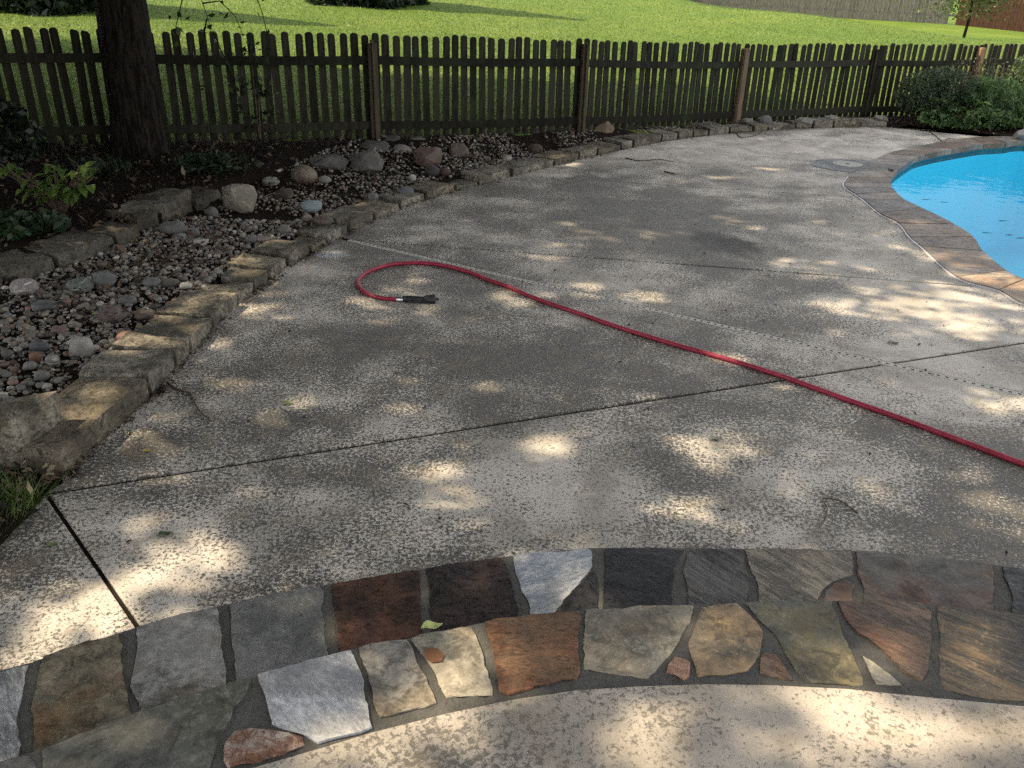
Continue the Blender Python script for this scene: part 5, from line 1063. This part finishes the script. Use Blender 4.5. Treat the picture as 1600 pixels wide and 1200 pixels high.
from_bm('flow_knob', tube_mesh([h0+dr*.006-sidev*.030, h0+dr*.006-sidev*.014], [.010, .010], 10), M_black, noz, False)

# ---------------------------------------------------------------- small litter on the deck
def path_twig(pts, label, r=.004, z=.006):
    P = catmull([(x, y, z+.004*abs(noise.noise(Vector((x*7, y*7, 1))))) for x, y in pts], 4); o = from_bm('twig', tube_mesh(P, [r*(1-.5*i/len(P)) for i in range(len(P))], 6), M_twig, None, True); tag(o, label, 'twig', 'twigs fallen on the deck'); return o
path_twig([(-1.596,3.505),(-1.531,3.442),(-1.460,3.407),(-1.433,3.370),(-1.386,3.285),(-1.328,3.205),(-1.276,3.156)], 'crooked brown twig on concrete near the lit edging stone', .006)
path_twig([(1.275,2.583),(1.236,2.660),(1.176,2.674),(1.172,2.611),(1.139,2.537),(1.100,2.481)], 'thin curled twig on the deck near the right end of the steps', .003)
path_twig([(5.405,11.611),(5.365,11.308),(5.242,10.736),(5.419,10.986),(5.587,10.830)], 'thin forked twig at the deck edge below the big leaves', .006)
path_twig([(2.745,11.007),(2.726,10.681),(2.859,10.745),(2.994,10.903),(3.107,11.158)], 'curved twig at the foot of the far edging stones', .006)
path_twig([(1.152,9.160),(1.287,9.041),(1.503,9.137),(1.634,9.019)], 'long thin twig on the shaded far deck', .006)
path_twig([(1.465,8.521),(1.520,8.468),(1.562,8.414)], 'short dark stick in the middle of the far deck', .008)
def leaf_thing(p, L, wd, yaw, col, label, z=.004, name='fallen_leaf', group='leaves fallen on the ground'):
    bm = bmesh.new(); n = 6; rows = []
    for i in range(n+1):
        u = i/n; wv = wd/2*math.sin(math.pi*u**.8) if 0 < u < 1 else .001
        rows.append([bm.verts.new(((u-.5)*L, s*wv, (abs(s)*wv*.45+.004*math.sin(u*7))*(0.15 if name == 'floating_leaf' else 1))) for s in (-1, 0, 1)])
    for A, B in zip(rows, rows[1:]):
        for k_ in range(2): bm.faces.new((A[k_], A[k_+1], B[k_+1], B[k_]))
    me = bpy.data.meshes.new(name); bm.to_mesh(me); bm.free(); a = me.color_attributes.new('col', 'FLOAT_COLOR', 'CORNER'); a.data.foreach_set('color', [q for _ in me.loops for q in (*col, 1)])
    o = link(name, me, M_dry); o.location = (*p, z); o.rotation_euler[2] = yaw; tag(o, label, 'leaf', group); return o
leaf_thing((-1.169,2.352), .05, .026, .5, (0.045, 0.075, 0.03), 'dark green leaf on the near slab above the sunny patch')
leaf_thing((-1.518,2.276), .04, .024, .4, (0.11, 0.14, 0.06), 'dull green leaf on the small left corner slab')
leaf_thing((-0.995,3.332), .055, .03, .1, (0.16, 0.19, 0.07), 'yellowish green leaf alone on the shaded slab')
leaf_thing((-1.450,2.895), .03, .02, .8, (0.35, 0.26, 0.03), 'small yellow leaf beside the nearest edging stone')
leaf_thing((-1.587,3.033), .04, .022, 2.2, (0.42, 0.36, 0.22), 'pale cream leaf scrap by the nearest edging stone')
leaf_thing((-0.183,1.618), .055, .03, .3, (0.40, 0.44, 0.17), 'pale yellow green leaf on the edge of the upper step', .29)
leaf_thing((0.862,3.113), .06, .035, .2, (0.20, 0.22, 0.17), 'grey green leaf lying in dappled light below the hose')
leaf_thing((2.052,4.218), .07, .04, .1, (0.19, 0.20, 0.15), 'flat greyish leaf between drain strip and the pool')
leaf_thing((-2.187,4.119), .04, .03, .4, (0.22, 0.36, 0.04), 'bright green leaf on the mulch by the reddish slab', .09)
leaf_thing((3.840,8.811), .09, .06, .4, (0.03, 0.025, 0.02), 'curled dark leaf on the grey coping by the skimmer', .02)
for (pp, lb) in zip([(3.812,7.873),(3.948,7.789),(4.164,7.160),(3.825,6.752),(3.985,6.711),(4.037,6.624)], ['upper left leaf floating near the pool wall', 'leaf floating right of the upper left one in the pool', 'dark leaf floating alone by the right frame edge', 'small leaf floating left in the lower trio in pool', 'wide leaf floating mid in the lower trio in pool', 'leaf floating last right in the lower trio in pool']):
    leaf_thing(pp, rnd.uniform(.07, .12), .022, rnd.uniform(-.3, .3), (0.03, 0.045, 0.04), lb, -.0565, 'floating_leaf', 'leaves floating in the pool')
# crumbs: bits of seed, bark and leaf scattered over the deck
deckp = [(-1.6, 2.3), (-1.2, 5.6), (0, 7.8), (2.5, 10.7), (4.9, 11.5), (3.2, 8), (3.0, 5), (2.5, 2.3), (0, 2.25)]
flakes('deck_debris', 520, deckp, (.008, .03), [(0.03, 0.022, 0.016), (0.06, 0.04, 0.028), (0.10, 0.075, 0.05)], M_dry, .003, lambda x, y: np.zeros(np.shape(x)), .3, None, 'dark crumbs of bark and seed scattered over the concrete', 'debris')
n = 700; i_ = rng.integers(0, len(EDGE_FRONT)-1, n); t_ = rng.random(n); E_ = np.array(EDGE_FRONT)
base = E_[i_]*(1-t_[:, None])+E_[i_+1]*t_[:, None]; dvec = E_[i_+1]-E_[i_]; dvec /= np.linalg.norm(dvec, axis=1, keepdims=True); base = base+np.stack([dvec[:, 1], -dvec[:, 0]], 1)*np.abs(rng.normal(0, .022, n))[:, None]
L_ = rng.uniform(.012, .045, n); a_ = rng.uniform(0, 6.28, n); C_ = np.concatenate([base, rng.uniform(.002, .02, n)[:, None]], 1); A_ = np.stack([np.cos(a_)*L_/2, np.sin(a_)*L_/2, rng.normal(0, .004, n)], 1); B_ = np.stack([-np.sin(a_)*L_/5, np.cos(a_)*L_/5, rng.normal(0, .003, n)], 1)
V, Fq, c_ = leaf_cloud(C_, A_, B_, np.array(MULP)[rng.integers(0, 6, n)])
tag(np_mesh('edge_litter', V, Fq, M_dry, None, c_), 'bits of dead leaf gathered along the foot of the edging', 'leaf litter', kind='stuff')
